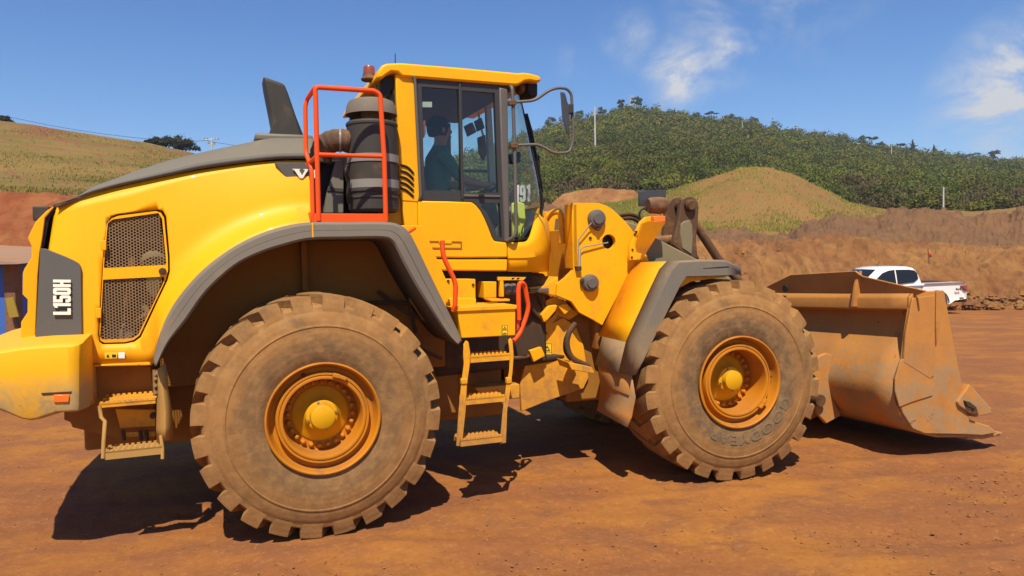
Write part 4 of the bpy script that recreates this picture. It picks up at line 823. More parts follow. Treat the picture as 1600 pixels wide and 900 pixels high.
# lift arms, bellcrank, link
arm = [(928, 331), (950, 337), (1000, 352), (1022, 370), (1090, 405), (1150, 440), (1240, 520), (1310, 610), (1300, 640), (1275, 640), (1200, 560), (1100, 470), (1010, 425), (925, 358)]
plate('lift_arm', F, arm, -.52, .13, 'arm_grey', LD, .015, mirror=True)
box('lift_arm_tube', F, .35, .75, -.42, .42, 1.35, 1.65, 'arm_grey', LD, .03)
bk = plate('bellcrank', F, [(1064, 319), (1066, 311), (1072, 307), (1079, 306), (1086, 308.5), (1091, 315), (1092, 323), (1091, 345), (1088, 372), (1090, 396), (1094, 405), (1082, 403), (1066, 394), (1051, 383), (1056, 360), (1061, 338)], -.14, .07, 'brown_metal', LD, .012)
plate('bellcrank_plate', F, [(1036, 378), (1041, 330), (1043, 319), (1050, 310), (1058, 307), (1068, 308), (1070, 320), (1064, 345), (1058, 384)], .06, .07, 'brown_metal', bk, .012); plate('bellcrank_pocket', F, [(1064, 350), (1070, 345), (1078, 344), (1082, 352), (1083, 375), (1081, 398), (1066, 388), (1063, 365)], -.15, .02, 'arm_grey', bk, .008)
u, z = F.uz(1077.5, 321, -.15); lathe_v('bellcrank_pin', F, u, z, [(0, -.20), (.045, -.20), (.052, -.185), (.06, -.18), (.06, -.14), (.062, .14)], 'dark_metal', bk, 24)
tube('tilt_link', [FP(1083, 345, -.02), FP(1122, 405, -.02), FP(1165, 450, -.02), FP(1215, 500, -.02)], [.045, .045, .045, .05], 'brown_metal', LD, 16)
tube('tilt_cylinder', [FP(940, 392, 0), FP(1000, 385, 0), FP(1060, 372, 0)], [.09, .09, .04], 'brown_metal', LD, 20)

# ---------------- bucket (hangs slightly lower on its far side)
bu = empty('bucket', F.w(1.9, 0, .1)); bu.parent = LD; bu.matrix_parent_inverse = LD.matrix_world.inverted()
TLT = .045
def FB(u, v, z): return F.w(u, v, z-TLT*(v+1.5))
def bplate(name, pts, v0, v1, mat='bucket', parent=bu, bevel=.008):
    V, f = prism_data([FB(u, v0, z) for u, z in pts], [FB(u, v1, z) for u, z in pts]); return mesh_obj(name, V, f, M[mat], parent, bevel=bevel)
shell = [(1.895, 1.545), (1.87, 1.548), (1.85, 1.53), (1.82, 1.50), (1.812, 1.48), (1.812, 1.39), (1.83, 1.375), (1.93, 1.37), (1.94, 1.35), (1.93, 1.24), (1.88, 1.13), (1.80, 1.03), (1.735, .93), (1.685, .82), (1.645, .72), (1.640, .64), (1.655, .56), (1.69, .47), (1.75, .38), (1.85, .29), (1.99, .215), (2.15, .165), (2.8, .11)]
V, f = loft_data([[FB(u, v, z) for u, z in shell] for v in np.linspace(-1.5, 1.5, 13)]); mesh_obj('bucket_shell', V, f, M['bucket'], bu, solid=.03, solid_off=-1, auto=30)
side = [F.uz(x, y, -1.5) for x, y in [(1429, 455.5), (1471, 454), (1478, 490), (1488, 545), (1501, 607), (1500, 630), (1512, 655), (1531, 662), (1541, 664), (1554, 675), (1531, 679.5), (1500, 678), (1441, 677), (1422, 669), (1407, 645), (1396, 611), (1396, 591), (1407, 561), (1412, 520), (1418, 482)]]
for v0, v1 in ((-1.53, -1.49), (1.49, 1.53)): bplate('bucket_side', side, v0, v1)
wear = [F.uz(x, y, -1.53) for x, y in [(1424, 466), (1459, 462), (1458, 585), (1452, 592), (1410, 566), (1414, 520)]]; wear2 = [F.uz(x, y, -1.53) for x, y in [(1406, 563), (1410, 561), (1454, 590), (1457, 602), (1456, 618), (1424, 628), (1404, 636), (1397, 610), (1398, 590)]]
bplate('wear_plate', wear, -1.545, -1.525, bevel=.004); bplate('wear_plate', wear2, -1.542, -1.525, bevel=.004)
bplate('edge_strip', [F.uz(x, y, -1.53) for x, y in [(1461, 455), (1471, 454), (1473, 462), (1468, 500), (1461, 540), (1460, 500)]], -1.55, -1.52, bevel=.004)
for va, vb_ in ((-1.52, -1.48), (1.48, 1.52)): bplate('beam_end', shell[:8], va, vb_)
# spill guard standing on the top edge
sg_ = [F.vz(x, y, 1.86) for x, y in [(1432, 461), (1448, 454.5), (1352, 431), (1343, 423), (1240, 429), (1195, 449), (1180, 470)]]
V, f = prism_data([F.w(1.86-.25*(z-1.5), v, z) for v, z in sg_], [F.w(1.885-.25*(z-1.5), v, z) for v, z in sg_]); mesh_obj('spill_guard', V, f, M['bucket'], bu, bevel=.006)
rb = F.vz(1343, 423, 1.84); V, f = prism_data([F.w(u, rb[0], z) for u, z in [(1.87, rb[1]), (1.80, rb[1]-.12), (1.76, rb[1]-.36), (1.88, rb[1]-.36)]], [F.w(u, rb[0]+.035, z) for u, z in [(1.87, rb[1]), (1.80, rb[1]-.12), (1.76, rb[1]-.36), (1.88, rb[1]-.36)]]); mesh_obj('bucket_gusset', V, f, M['bucket'], bu, bevel=.004)
ear = [(1.70, .90), (1.62, .93), (1.52, .90), (1.44, .78), (1.45, .60), (1.52, .30), (1.62, .20), (1.80, .27), (1.70, .45), (1.66, .66)]
for v in (-.66, -.42, .32, .56): bplate('bucket_ear', ear, v, v+.05)
lathe_v('bucket_pin', F, 1.50, .42, [(0, -.72), (.06, -.72), (.06, -.36), (0, -.36)], 'dark_metal', bu, 20); lathe_v('bucket_pin', F, 1.50, .34, [(0, .30), (.06, .30), (.06, .66), (0, .66)], 'dark_metal', bu, 20)
bplate('edge_corner', [F.uz(x, y, -1.54) for x, y in [(1494, 628), (1500, 618), (1506, 610), (1512, 600), (1546, 637), (1547, 646), (1528, 650), (1524, 652), (1496, 634)]], -1.56, -1.44)
bplate('edge_corner', [F.uz(x, y, -1.57) for x, y in [(1506, 626), (1514, 628), (1524, 636), (1528, 650), (1518, 648), (1521, 640), (1510, 636)]], -1.585, -1.55, 'dark_metal')
bplate('cutting_edge', [(2.55, .10), (2.87, .10), (2.98, .135), (2.87, .155), (2.55, .16)], -1.49, 1.49)
for i in range(8):
    v = -1.42+i*2.84/7; V, f = prism_data([FB(2.72, v-.07, .09), FB(3.02, v-.04, .10), FB(3.02, v-.04, .13), FB(2.72, v-.07, .20)], [FB(2.72, v+.07, .09), FB(3.02, v+.04, .10), FB(3.02, v+.04, .13), FB(2.72, v+.07, .20)]); mesh_obj('bucket_tooth', V, f, M['bucket'], bu, bevel=.01)
u, z = F.vz(1227, 451, 1.8); V, f = lathe_data([(0, 0), (.04, 0), (.04, .02)], lambda x, y, a: F.w(1.79+a, u+x, z+y), 16); mesh_obj('drain_hole', V, f, M['black'], bu)
for v in (-1.2, -.9): pass

# V and O of the maker's plate behind the rail
mp_ = plate('maker_plate', R, [(429, 254), (490, 254), (490, 283), (458, 283), (450, 280), (443, 273)], -.915, .04, 'grey_panel', LD, .004)
p0 = RP(457, 278.5, -.92); exx = RP(487, 279, -.92)-p0; eyy = RP(457, 264, -.92)-p0
letters('maker_lettering', 'Vo', lambda x, y, d: p0+exx*((x+.8)*2.75/30)+eyy*(y/10)+nrm*(.006+d), .006, 'white_mark', mp_)
# ================================================= THE PLACE: ground, banks, hills
def sstep(a, b, x): t = np.clip((x-a)/(b-a), 0, 1); return t*t*(3-2*t)
def earth(name, c1, c2, c3, scale=.35, streak=None, bumpd=.05, attr=None, pebble=True):
    b = MatB(name); n = b.noise(scale, 9, .62, .6, streak); n2 = b.noise(scale*5, 8, .7, .3); n3 = b.noise(scale*60, 5, .7)
    c = b.mix(b.ramp(n, .30, .72), c1, c2); c = b.mix(b.ramp(n2, .45, .75, 0, .85), c, c3)
    c = b.mix(b.ramp(n3, .3, .8, 0, .28), c, tuple(q*.45 for q in c1))
    if attr:
        a = b.n.new('ShaderNodeAttribute'); a.attribute_name = 'tone'; x = b.n.new('ShaderNodeSeparateColor'); b.L(a.outputs['Color'], x.inputs[0]); c = b.mix(x.outputs[0], c, attr)
    b.bump(b.math('ADD', b.math('MULTIPLY', n2, .6), b.math('MULTIPLY', n3, .35)), .7, bumpd); return b.done(c, .95, 0, .12)
def ground_mat():
    b = MatB('packed_red_earth')
    big = b.noise(.42, 7, .62, .25, (1, 1.5, 1)); mid = b.noise(1.9, 9, .70, .3, (.8, 1.2, 1)); fine = b.noise(9, 8, .75); pat = b.noise(24, 7, .7); grit = b.noise(70, 5, .75)
    c = b.mix(b.ramp(big, .40, .58), (.325, .130, .028), (.245, .092, .032)); c = b.mix(b.ramp(mid, .46, .62, 0, .85), c, (.21, .085, .036))
    c = b.mix(b.ramp(mid, .44, .30, 0, .5), c, (.36, .155, .028)); c = b.mix(b.ramp(fine, .5, .8, 0, .5), c, (.19, .065, .022)); c = b.mix(b.ramp(pat, .52, .70, 0, .45), c, (.42, .20, .07)); c = b.mix(b.ramp(pat, .46, .30, 0, .5), c, (.17, .06, .022)); c = b.mix(b.ramp(grit, .62, .78, 0, .6), c, (.46, .24, .10)); c = b.mix(b.ramp(grit, .38, .26, 0, .6), c, (.10, .035, .014))
    h = b.math('ADD', b.math('ADD', b.math('MULTIPLY', fine, .5), b.math('MULTIPLY', grit, .22)), b.math('MULTIPLY', mid, 1.2))
    b.bump(h, .75, .02); return b.done(c, .93, 0, .15)
M['ground'] = ground_mat()
M['bank_orange'] = earth('orange_cut_earth', (.38, .19, .065), (.25, .10, .040), (.15, .075, .042), .45, (1, 1, .6), .35)
M['bank_brown'] = earth('brown_spoil_earth', (.18, .098, .052), (.22, .115, .055), (.13, .068, .036), .4, None, .2)
M['bank_red'] = earth('red_bank_earth', (.27, .075, .028), (.38, .15, .055), (.20, .075, .035), .8, (1, 1, .4), .2)
M['hill_grass'] = earth('dry_hill_grass', (.22, .145, .042), (.135, .112, .028), (.28, .14, .06), .16, (1, 1, 2.5), .1, attr=(.20, .085, .04))
M['mound_grass'] = earth('mound_soil', (.24, .135, .045), (.18, .12, .035), (.28, .12, .045), .16, None, .15)
M['forest_floor'] = earth('forest_floor', (.07, .085, .016), (.06, .065, .014), (.08, .06, .018), .2)
def zg(x, y): return G0 - .43*sstep(11, 28, y) - 1.5*sstep(60, 300, y)
xs = np.unique(np.concatenate([np.arange(-5.5, 7.5, .05), np.array([-1500, -900, -500, -300, -180, -100, -60, -40, -28, -20, -15, -11, -9, -7.5, -6.5, 8, 8.7, 9.5, 10.5, 12, 14, 17, 20, 25, 32, 45, 70, 110, 180, 300, 500, 900, 1500.])]))
ys = np.unique(np.concatenate([np.arange(3.6, 12, .045), np.array([-1500, -500, -100, -30, -12, -6, -2, 0, 1.5, 2.6, 3.2, 12.3, 12.8, 13.4, 14.2, 15, 16, 17, 18.2, 19.5, 21, 22.5, 24, 26, 28, 31, 35, 42, 60, 90, 150, 300, 600, 1500.])]))
X, Y = np.meshgrid(xs, ys); Z = zg(X, Y)
fine = (noise2(X, Y, 3, 5, 1.3)-.5)*.030 + (noise2(X, Y, 8, 3, 9)-.5)*.010
churn = sstep(1.9, 3.9, X - .75*(Y-4.6))*sstep(6.5, 5.0, Y)
for (tx, ty, dx_, dy_, w_, d_) in ((-6, 5.05, 1, .16, .16, .014), (-6, 5.65, 1, .15, .2, .010), (-4, 4.3, 1, .10, .22, .012), (0, 5.2, 1, -.12, .2, .012), (-1, 6.6, 1, -.02, .2, .008)):
    dd = ((Y-ty)*dx_-(X-tx)*dy_)/sqrt(dx_*dx_+dy_*dy_)+.12*(noise2(X, Y, 91, 2, .5)-.5); al = X*dx_+Y*dy_
    fine = fine - d_*np.exp(-(dd/w_)**2)*(.6+.4*np.sign(np.sin(al*26+dd*14))) + d_*.6*np.exp(-((np.abs(dd)-w_*1.5)/(w_*.4))**2)
Z = Z + (fine + churn*((np.abs(noise2(X*1.0, Y*2.2, 21, 5, 1.6, .6)-.5)*-.22)+.05+(noise2(X, Y, 23, 3, 12)-.5)*.05)) * sstep(16, 11, Y)*(sstep(-12, -5, X))
gobj = fast_mesh('ground', np.stack([X, Y, Z], -1).reshape(-1, 3), np.array(grid_faces(len(ys), len(xs))), M['ground'], smooth=True); gobj['kind'] = 'structure'
GZ = lambda x, y: float(zg(np.array(x), np.array(y)))

def terrain(name, lines, subs, mat, px0, px1, step=3, amp=.2, nscale=.5, seed=1, ravine=0, tone=None, ramp_end=True):
    cols = np.arange(px0, px1+.1, step); P = []
    for ln in lines:
        pts = np.array(ln[1], float); d = np.interp(cols, pts[:, 0], pts[:, 2]); q = np.interp(cols, pts[:, 0], pts[:, 1])
        r = (cols[:, None]-800)/FPX*RV + (450-(q[:, None] if ln[0] == 'py' else 450-0*cols[:, None]))/FPX*UV + DV
        t = d/r[:, 1]; p = r*t[:, None]; p[:, 2] += CH
        if ln[0] == 'z': p[:, 2] = q
        P.append(p)
    rows = []
    for i in range(len(P)-1):
        for k in range(subs[i]): rows.append(P[i]*(1-k/subs[i])+P[i+1]*(k/subs[i]))
    rows.append(P[-1]); A = np.array(rows); x, y = A[..., 0], A[..., 1]; s = A[..., 2]*.7
    w = np.minimum(1, np.arange(len(rows))/max(1, subs[0]*.35))[:, None]
    n = (noise2(x+s*.3, y+s, seed, 7, nscale, .61)-.5)*2*amp
    if ravine: n = n - ravine*np.abs(noise2(x*1.3+y*.3, s*.5+y*.2, seed+5, 5, nscale*1.3, .55)-.5)*2.2 + ravine*.35
    A[..., 2] += n*w; A[..., 1] -= (noise2(x, s*2, seed+9, 5, nscale*1.6, .6)-.5)*amp*2*w
    colr = None
    if tone is not None: colr = np.repeat(tone(A)[..., None], 3, -1).reshape(-1, 3)
    o = fast_mesh(name, A.reshape(-1, 3), np.array(grid_faces(len(rows), len(cols))), mat, colr, smooth=True); o['kind'] = 'structure'; return A
def proj_np(A):
    q = A-np.array([0, 0, CH]); d = q@DV; return 800+FPX*(q@RV)/d, 450-FPX*(q@UV)/d
crest = [(760, 366, 33), (830, 352, 33), (900, 352, 33), (960, 366, 33), (1040, 380, 33), (1090, 384, 33), (1130, 385, 33), (1200, 387, 33), (1260, 381, 33), (1320, 378, 33), (1400, 386, 33), (1470, 388, 33), (1530, 395, 34), (1600, 393, 35), (1900, 398, 37)]
terrain('cut_bank', [('z', [(760, -.5, 28.3), (1400, -.5, 28.3), (1900, -.5, 29)]), ('py', [(p[0], p[1]+(452-p[1])*.55, 30) for p in crest]), ('py', [(p[0], p[1]+6, 32) for p in crest]), ('py', crest), ('py', [(p[0], p[1]-2, 38) for p in crest])], [22, 22, 8, 8], M['bank_orange'], 740, 1900, 1.8, .34, .75, 3, .75)
pile = [(760, 330, 46), (850, 322, 46), (880, 330, 46), (940, 345, 46), (1000, 362, 46), (1100, 362, 46), (1180, 364, 46), (1232, 372, 46), (1245, 360, 46), (1262, 350, 46), (1285, 349, 46), (1310, 338, 46), (1340, 346, 46), (1370, 344, 46), (1400, 333, 46), (1450, 328, 46), (1475, 331, 46), (1500, 339, 46), (1520, 341, 46), (1545, 333, 46), (1575, 338, 46), (1600, 325, 46), (1900, 315, 48)]
terrain('spoil_heaps', [('py', [(p[0], p[1]+2, 36.5) for p in crest]), ('py', [(p[0], p[1]-3, 39) for p in crest]), ('py', [(p[0], p[1]+8, 44) for p in pile]), ('py', pile), ('py', [(p[0], p[1]+6, 50) for p in pile])], [4, 14, 8, 4], M['bank_brown'], 740, 1900, 1.8, .5, .9, 12, .7)
mcr = [(760, 322, 66), (880, 321, 66), (940, 319, 66), (985, 314, 66), (1040, 302, 66), (1100, 283, 65), (1150, 266, 64), (1185, 261.5, 64), (1205, 262, 64), (1235, 269, 64), (1280, 291, 65), (1330, 316, 66), (1380, 327, 66), (1440, 331, 66), (1520, 332, 66), (1600, 322, 66), (1900, 318, 66)]
MA = terrain('grassy_mound', [('py', [(p[0], 379 if 980 < p[0] < 1300 else 352, 50.5) for p in mcr]), ('py', mcr), ('py', [(p[0], p[1]+9, 76) for p in mcr])], [34, 6], M['mound_grass'], 740, 1900, 3, .35, .22, 33)
terrain('orange_cutting', [('py', [(860, 326, 78), (1010, 322, 78)]), ('py', [(860, 318, 80), (880, 303, 80), (905, 297, 80), (930, 294, 80), (960, 295, 80), (990, 298, 80), (1010, 314, 80)])], [12], M['bank_orange'], 862, 1008, 2, .2, .4, 6)
fbase = [(500, 330, 90), (760, 322, 90), (860, 316, 90), (1000, 305, 90), (1100, 308, 88), (1400, 324, 86), (1480, 328, 84), (1600, 322, 84), (1900, 318, 84)]
ridge = [(500, 320, 230), (620, 285, 240), (700, 255, 245), (760, 238, 250), (830, 214, 255), (860, 205, 255), (885, 192, 260), (930, 184, 260), (985, 172, 262), (1010, 174, 262), (1060, 182, 262), (1120, 191, 262), (1180, 198, 262), (1240, 207, 265), (1300, 219, 270), (1360, 231, 275), (1440, 243, 285), (1500, 250, 300), (1560, 254, 310), (1600, 257, 320), (1700, 262, 330), (1900, 268, 340)]
FA = terrain('forest_hill', [('py', [(p[0], p[1]+14, p[2]-6) for p in fbase]), ('py', [(r[0], f_[0], f_[1]) for r, f_ in [(q, (np.interp(q[0], [z[0] for z in fbase], [z[1] for z in fbase])*.42+(q[1]+8)*.58, 165)) for q in ridge]]), ('py', [(p[0], p[1]+8, p[2]) for p in ridge]), ('py', [(p[0], p[1]+20, p[2]+60) for p in ridge])], [22, 22, 3], M['forest_floor'], 500, 1900, 8, 1.2, .05, 40)
# left side: red bank, grassy hill with drains
lcr = [(-500, 300, 25), (0, 305, 25), (120, 309, 25), (400, 330, 25), (740, 350, 26)]
terrain('red_bank', [('z', [(-500, -.2, 18), (740, -.2, 20)]), ('py', [(p[0], p[1]+75, 21) for p in lcr]), ('py', lcr), ('py', [(p[0], p[1]-1, 29) for p in lcr])], [14, 12, 4], M['bank_red'], -500, 740, 4, .22, .8, 52, .35)
lrd = [(-500, 158, 78), (-60, 181, 78), (0, 188, 78), (50, 194, 78), (100, 203, 78), (160, 212, 78), (225, 222, 78), (290, 236, 78), (310, 241, 78), (370, 258, 78), (450, 282, 78), (560, 312, 78), (740, 340, 78)]
def hill_tone(A):
    x, y = proj_np(A); t = np.zeros_like(x); n = noise2(A[..., 0], A[..., 1], 61, 4, .25)
    for (a, b_) in (((-80, 203), (320, 243)), ((-80, 262), (140, 290)), ((40, 226), (330, 262))):
        l = a[1]+(x-a[0])*(b_[1]-a[1])/(b_[0]-a[0]); t = np.maximum(t, np.clip(1.3-np.abs(y-l-5*(n-.5))/1.5, 0, 1)*(1 if b_[1] == 243 else .55))
    for (x0, y0, x1, y1, w_) in ((60, 195, 74, 214, 2.2), (88, 211, 104, 222, 2), (118, 224, 124, 229, 2), (152, 241, 168, 256, 1.6), (184, 256, 204, 274, 1.5), (12, 262, 34, 284, 1.8), (50, 286, 70, 306, 1.2), (220, 236, 232, 246, 1)):
        dx, dy = x1-x0, y1-y0; k = np.clip(((x-x0)*dx+(y-y0)*dy)/(dx*dx+dy*dy), 0, 1); d = np.hypot(x-x0-k*dx, y-y0-k*dy); t = np.maximum(t, .9*np.clip(1.6-d/w_, 0, 1))
    e = np.exp(-((x-68)/34)**2-((y-203)/9)**2)*1.3; t = np.maximum(t, np.clip(e*(.5+n), 0, 1)); t = np.maximum(t, np.clip((y-300)/8, 0, 1)*.9)
    t = np.maximum(t, np.clip((n-.5)*3, 0, .55)*np.clip((240-y)/40, 0, 1)); return t
HA = terrain('grass_hill', [('py', [(p[0], p[1]+2, 27) for p in lcr]), ('py', [(-500, 262, 45), (0, 266, 45), (150, 275, 45), (320, 292, 45), (740, 346, 45)]), ('py', lrd), ('py', [(p[0], p[1]+8, 95) for p in lrd])], [46, 60, 3], M['hill_grass'], -500, 740, 1.6, .22, .12, 71, tone=hill_tone)

# ------------------------------------------------ leaves, crowns, trees
def leaf_mat(name):
    b = MatB(name); a = b.n.new('ShaderNodeAttribute'); a.attribute_name = 'tone'; n = b.noise(.6, 3)
    c = b.mix(b.ramp(n, .3, .7, 0, .35), a.outputs['Color'], (.10, .10, .02)); b.done(c, .75, 0, .2)
    tl = b.n.new('ShaderNodeBsdfTranslucent'); b.L(c, tl.inputs[0]); mx = b.n.new('ShaderNodeMixShader'); mx.inputs[0].default_value = .22
    b.L(b.b.outputs[0], mx.inputs[1]); b.L(tl.outputs[0], mx.inputs[2]); b.L(mx.outputs[0], b.out.inputs[0]); return b.m
M['leaf'] = leaf_mat('tree_leaves'); M['bark'] = earth('tree_bark', (.13, .09, .06), (.20, .15, .10), (.08, .05, .03), 3)
def leaf_quads(centres, radii, n, size, colour, r=rng):
    """n leaf clumps around each clump centre; returns verts, colours"""
    k = len(centres); tot = k*n; c = np.repeat(np.asarray(centres), n, 0); rad = np.repeat(np.asarray(radii), n, 0)
    d = r.normal(size=(tot, 3)); d /= np.linalg.norm(d, axis=1)[:, None]; d[:, 2] = np.where(d[:, 2] < -.35, -d[:, 2]*.5, d[:, 2])
    p = c+d*rad*(r.uniform(.55, 1.08, (tot, 1))); nrm_ = d+r.normal(size=(tot, 3))*.55; nrm_ /= np.linalg.norm(nrm_, axis=1)[:, None]
    a = np.cross(nrm_, r.normal(size=(tot, 3))); a /= np.linalg.norm(a, axis=1)[:, None]; b_ = np.cross(nrm_, a); s = np.asarray(size if np.ndim(size) else np.full(tot, size)).reshape(-1, 1)*r.uniform(.6, 1.3, (tot, 1))
    V = np.stack([p-a*s, p-b_*s*.7, p+a*s, p+b_*s*.7], 1).reshape(-1, 3)
    cl = np.repeat(np.asarray(colour), n, 0)*r.uniform(.82, 1.18, (tot, 1)); return V, np.repeat(cl, 4, 0)
greens = np.array([(.15, .175, .022), (.11, .145, .020), (.18, .17, .028), (.085, .115, .018), (.16, .145, .03), (.125, .16, .022), (.14, .14, .03)])
# the wood on the far hill, one mass
NT = 7000; fr_rows, fr_cols = FA.shape[:2]; px_c = rng.uniform(0, fr_cols-1.01, NT*3); row_c = rng.uniform(.3, 44.5, NT*3); ii, jj = row_c.astype(int), px_c.astype(int); base = FA[ii, jj]*(1-(px_c-jj))[:, None]+FA[ii, jj+1]*(px_c-jj)[:, None]; nx_ = FA[np.minimum(ii+1, fr_rows-1), jj]; base = base+(nx_-FA[ii, jj])*(row_c-ii)[:, None]
dens = base[:, 1]/330; keep = rng.uniform(size=len(base)) < np.clip(dens*1.1, .28, 1); base = base[keep][:NT*2]
bx_, by_ = proj_np(base); keep = (bx_ > 560) & (bx_ < 1720); base = base[keep][:7000]
cr = (.85+2.0*rng.uniform(size=len(base))**2.2)*(.75+base[:, 1]/450); ht_ = cr*rng.uniform(.8, 1.25, len(base)); pick = rng.integers(0, len(greens), len(base)); lum = .55+.85*noise2(base[:, 0], base[:, 1], 88, 4, .035)
colr = greens[pick]*lum[:, None]*.86*np.array([1.04, 1, .85]); low = base[:, 1] < 100; colr[low & (rng.uniform(size=len(base)) < .35)] = (.11, .075, .03)
Vs, Cs = [], []
for lo, hi, nn, sz in ((0, 125, 84, .15), (125, 190, 56, .20), (190, 600, 32, .31)):
    s = (base[:, 1] >= lo) & (base[:, 1] < hi); b0 = base[s]; c0 = cr[s]; h0 = ht_[s]; cc = colr[s]
    sub = 5; off = rng.normal(size=(len(b0), sub, 3)); off /= np.linalg.norm(off, axis=2)[..., None]; cent = b0[:, None, :]+off*np.stack([c0*.6, c0*.6, h0*.42], -1)[:, None, :]+np.array([0, 0, 1])*(h0*.55)[:, None, None]
    rad = np.repeat(np.stack([c0*.55, c0*.55, h0*.48], -1), sub, 0); V, C = leaf_quads(cent.reshape(-1, 3), rad, nn, sz, np.repeat(cc, sub, 0)*rng.uniform(.75, 1.25, (len(b0)*sub, 1))); Vs.append(V); Cs.append(C)
V = np.concatenate(Vs); C = np.concatenate(Cs); fo = fast_mesh('hillside_wood', V, np.arange(len(V)).reshape(-1, 4), M['leaf'], C); tag(fo, 'dense green wood covering the far hillside', 'forest', kind='stuff')
# pale stems along the lower edge of the wood
Vt, Ft = [], []
for i in range(240):
    px = random.uniform(840, 1600); y = np.interp(px, [p[0] for p in fbase], [p[1] for p in fbase]); w = world_at(px, y+1, 87); h = random.uniform(1.0, 2.6); V, f = tube_data([w, (w[0]+random.uniform(-.3, .3), w[1], w[2]+h)], [.06, .03], 4); n = len(Vt); Vt += [tuple(v) for v in V]; Ft += [tuple(a+n for a in q) for q in f]
o = mesh_obj('woodland_stems', Vt, Ft, M['bark']); tag(o, 'thin pale stems at the foot of the wood', 'tree stems', kind='stuff')

def tree(px, py_base, depth, h, w, kind, label, colour, group=None):
    x, y, z = world_at(px, py_base, depth); z -= .3; r = random.Random(int(px*7)); e = empty('tree', (x, y, z), label=label, cat='tree', group=group)
    lean = r.uniform(-.06, .06)*h; tr = [(x, y, z), (x+lean*.4, y, z+h*.4), (x+lean, y, z+h*.8)]; parts = [tube_data(smooth_path(tr), [h*.028*(1-.07*i) for i in range(11)], 7)]
    for k in range(5):
        a = r.uniform(0, 2*pi); t = r.uniform(.45, .8); p = Vector((x+lean*t, y, z+h*t)); parts.append(tube_data([p, p+Vector((cos(a)*w*.4, sin(a)*w*.4, h*.16))], [h*.012, h*.004], 5))
    V, f = join(parts); mesh_obj('trunk', V, f, M['bark'], e)
    cs, rs = [], []
    for k in range({'round': 13, 'cone': 12, 'flat': 8, 'wide': 22}[kind]):
        a = r.uniform(0, 2*pi); q = sqrt(r.uniform(0, 1)); 
        if kind == 'cone': t = k/11; rr = w*.42*(1-t)+.1; cs.append((x+cos(a)*rr*.5, y+sin(a)*rr*.5, z+h*(.25+.72*t))); rs.append((rr*.75, rr*.75, h*.09))
        elif kind == 'flat': cs.append((x+lean+cos(a)*w*.38*q, y+sin(a)*w*.38*q, z+h*(.86+.06*r.uniform(-1, 1)))); rs.append((w*.2, w*.2, h*.07))
        elif kind == 'wide': cs.append((x+cos(a)*w*.40*q, y+sin(a)*w*.3*q, z+h*(.30+.50*sqrt(max(0, 1-q*q))*r.uniform(.5, 1)))); rs.append((w*.15, w*.15, h*.17))
        else: zz = r.uniform(-1, 1); cs.append((x+lean+cos(a)*w*.32*sqrt(1-zz*zz*.8), y+sin(a)*w*.32, z+h*(.68+.22*zz))); rs.append((w*.22, w*.22, h*.13))
    g = np.random.default_rng(int(px)); V, C = leaf_quads(cs, rs, 90, max(.10, h*.035), np.array([colour]*len(cs))*g.uniform(.7, 1.3, (len(cs), 1)), g)
    o = fast_mesh('crown', V, np.arange(len(V)).reshape(-1, 4), M['leaf'], C); o.parent = e; o.matrix_parent_inverse = e.matrix_world.inverted(); return e
DK = (.035, .042, .012); MD = (.06, .08, .018); LT = (.09, .10, .022)
ridge_y = lambda px: np.interp(px, [p[0] for p in ridge], [p[1] for p in ridge])
ridge_d = lambda px: np.interp(px, [p[0] for p in ridge], [p[2] for p in ridge])
for px, h, w, kd, c, lb in [(862, 6.5, 4.5, 'round', LT, 'rounded green tree topping the low left shoulder of the wooded ridge'), (888, 5.5, 3.6, 'cone', MD, 'pointed tree on the ridge just right of the mirror bracket'), (905, 5.2, 4, 'round', MD, 'round tree on the ridge between the mirror and the tall pale mast'), (941, 5, 4, 'round', LT, 'bushy tree on the ridge beside the tall pale mast'), (972, 6.2, 3.5, 'round', DK, 'dark upright tree on the ridge left of the lattice tower'), (994, 6.8, 4.6, 'round', MD, 'broad tree at the hilltop below the lattice tower'),
    (1088, 4.2, 3.2, 'round', DK, 'small dark tree at the first dip right of the hilltop'), (1113, 5.2, 5.5, 'flat', DK, 'flat-topped tree on a bare stem on the ridge'), (1140, 5.2, 4.2, 'round', DK, 'dark rounded tree on the ridge right of the flat-topped one'), (1152, 4.6, 5, 'round', MD, 'wide green tree touching the dark rounded one on the ridge'), (1177, 5.0, 4.2, 'round', DK, 'dark tree standing alone where the ridge starts to fall'),
    (1348, 5.8, 3.2, 'round', MD, 'slim open tree on the falling ridge, first of a pair'), (1361, 6.2, 4.6, 'flat', DK, 'spreading umbrella-shaped tree on the falling ridge'), (1376, 4.4, 4, 'round', DK, 'low dark tree beside the umbrella-shaped one'), (1408, 5.2, 5, 'flat', DK, 'gappy flat tree left of the dark conifer'), (1426, 7.2, 5, 'cone', (.022, .03, .012), 'dark conical tree with a broad foot on the ridge'), (1459, 6.4, 5.6, 'cone', MD, 'grey-green pointed tree on the ridge right of the dark conical one'), (1470, 4.4, 2.6, 'round', DK, 'tiny round tree just right of the pointed one'),
    (1522, 5.2, 6.5, 'round', DK, 'broad low dark tree on the ridge towards the right edge'), (1537, 4.2, 3, 'round', MD, 'small tree between two larger ones at the right end of the ridge'), (1555, 7.2, 5.2, 'round', DK, 'tall round-headed tree at the right end of the ridge'), (1502, 4, 5, 'round', MD, 'low spreading bush-like tree on the right part of the ridge')]:
    tree(px, ridge_y(px)+3, ridge_d(px)-2, h*.85, w*.9, kd, lb, c, 'trees standing along the wooded ridge')
ly = lambda px: np.interp(px, [p[0] for p in lrd], [p[1] for p in lrd])
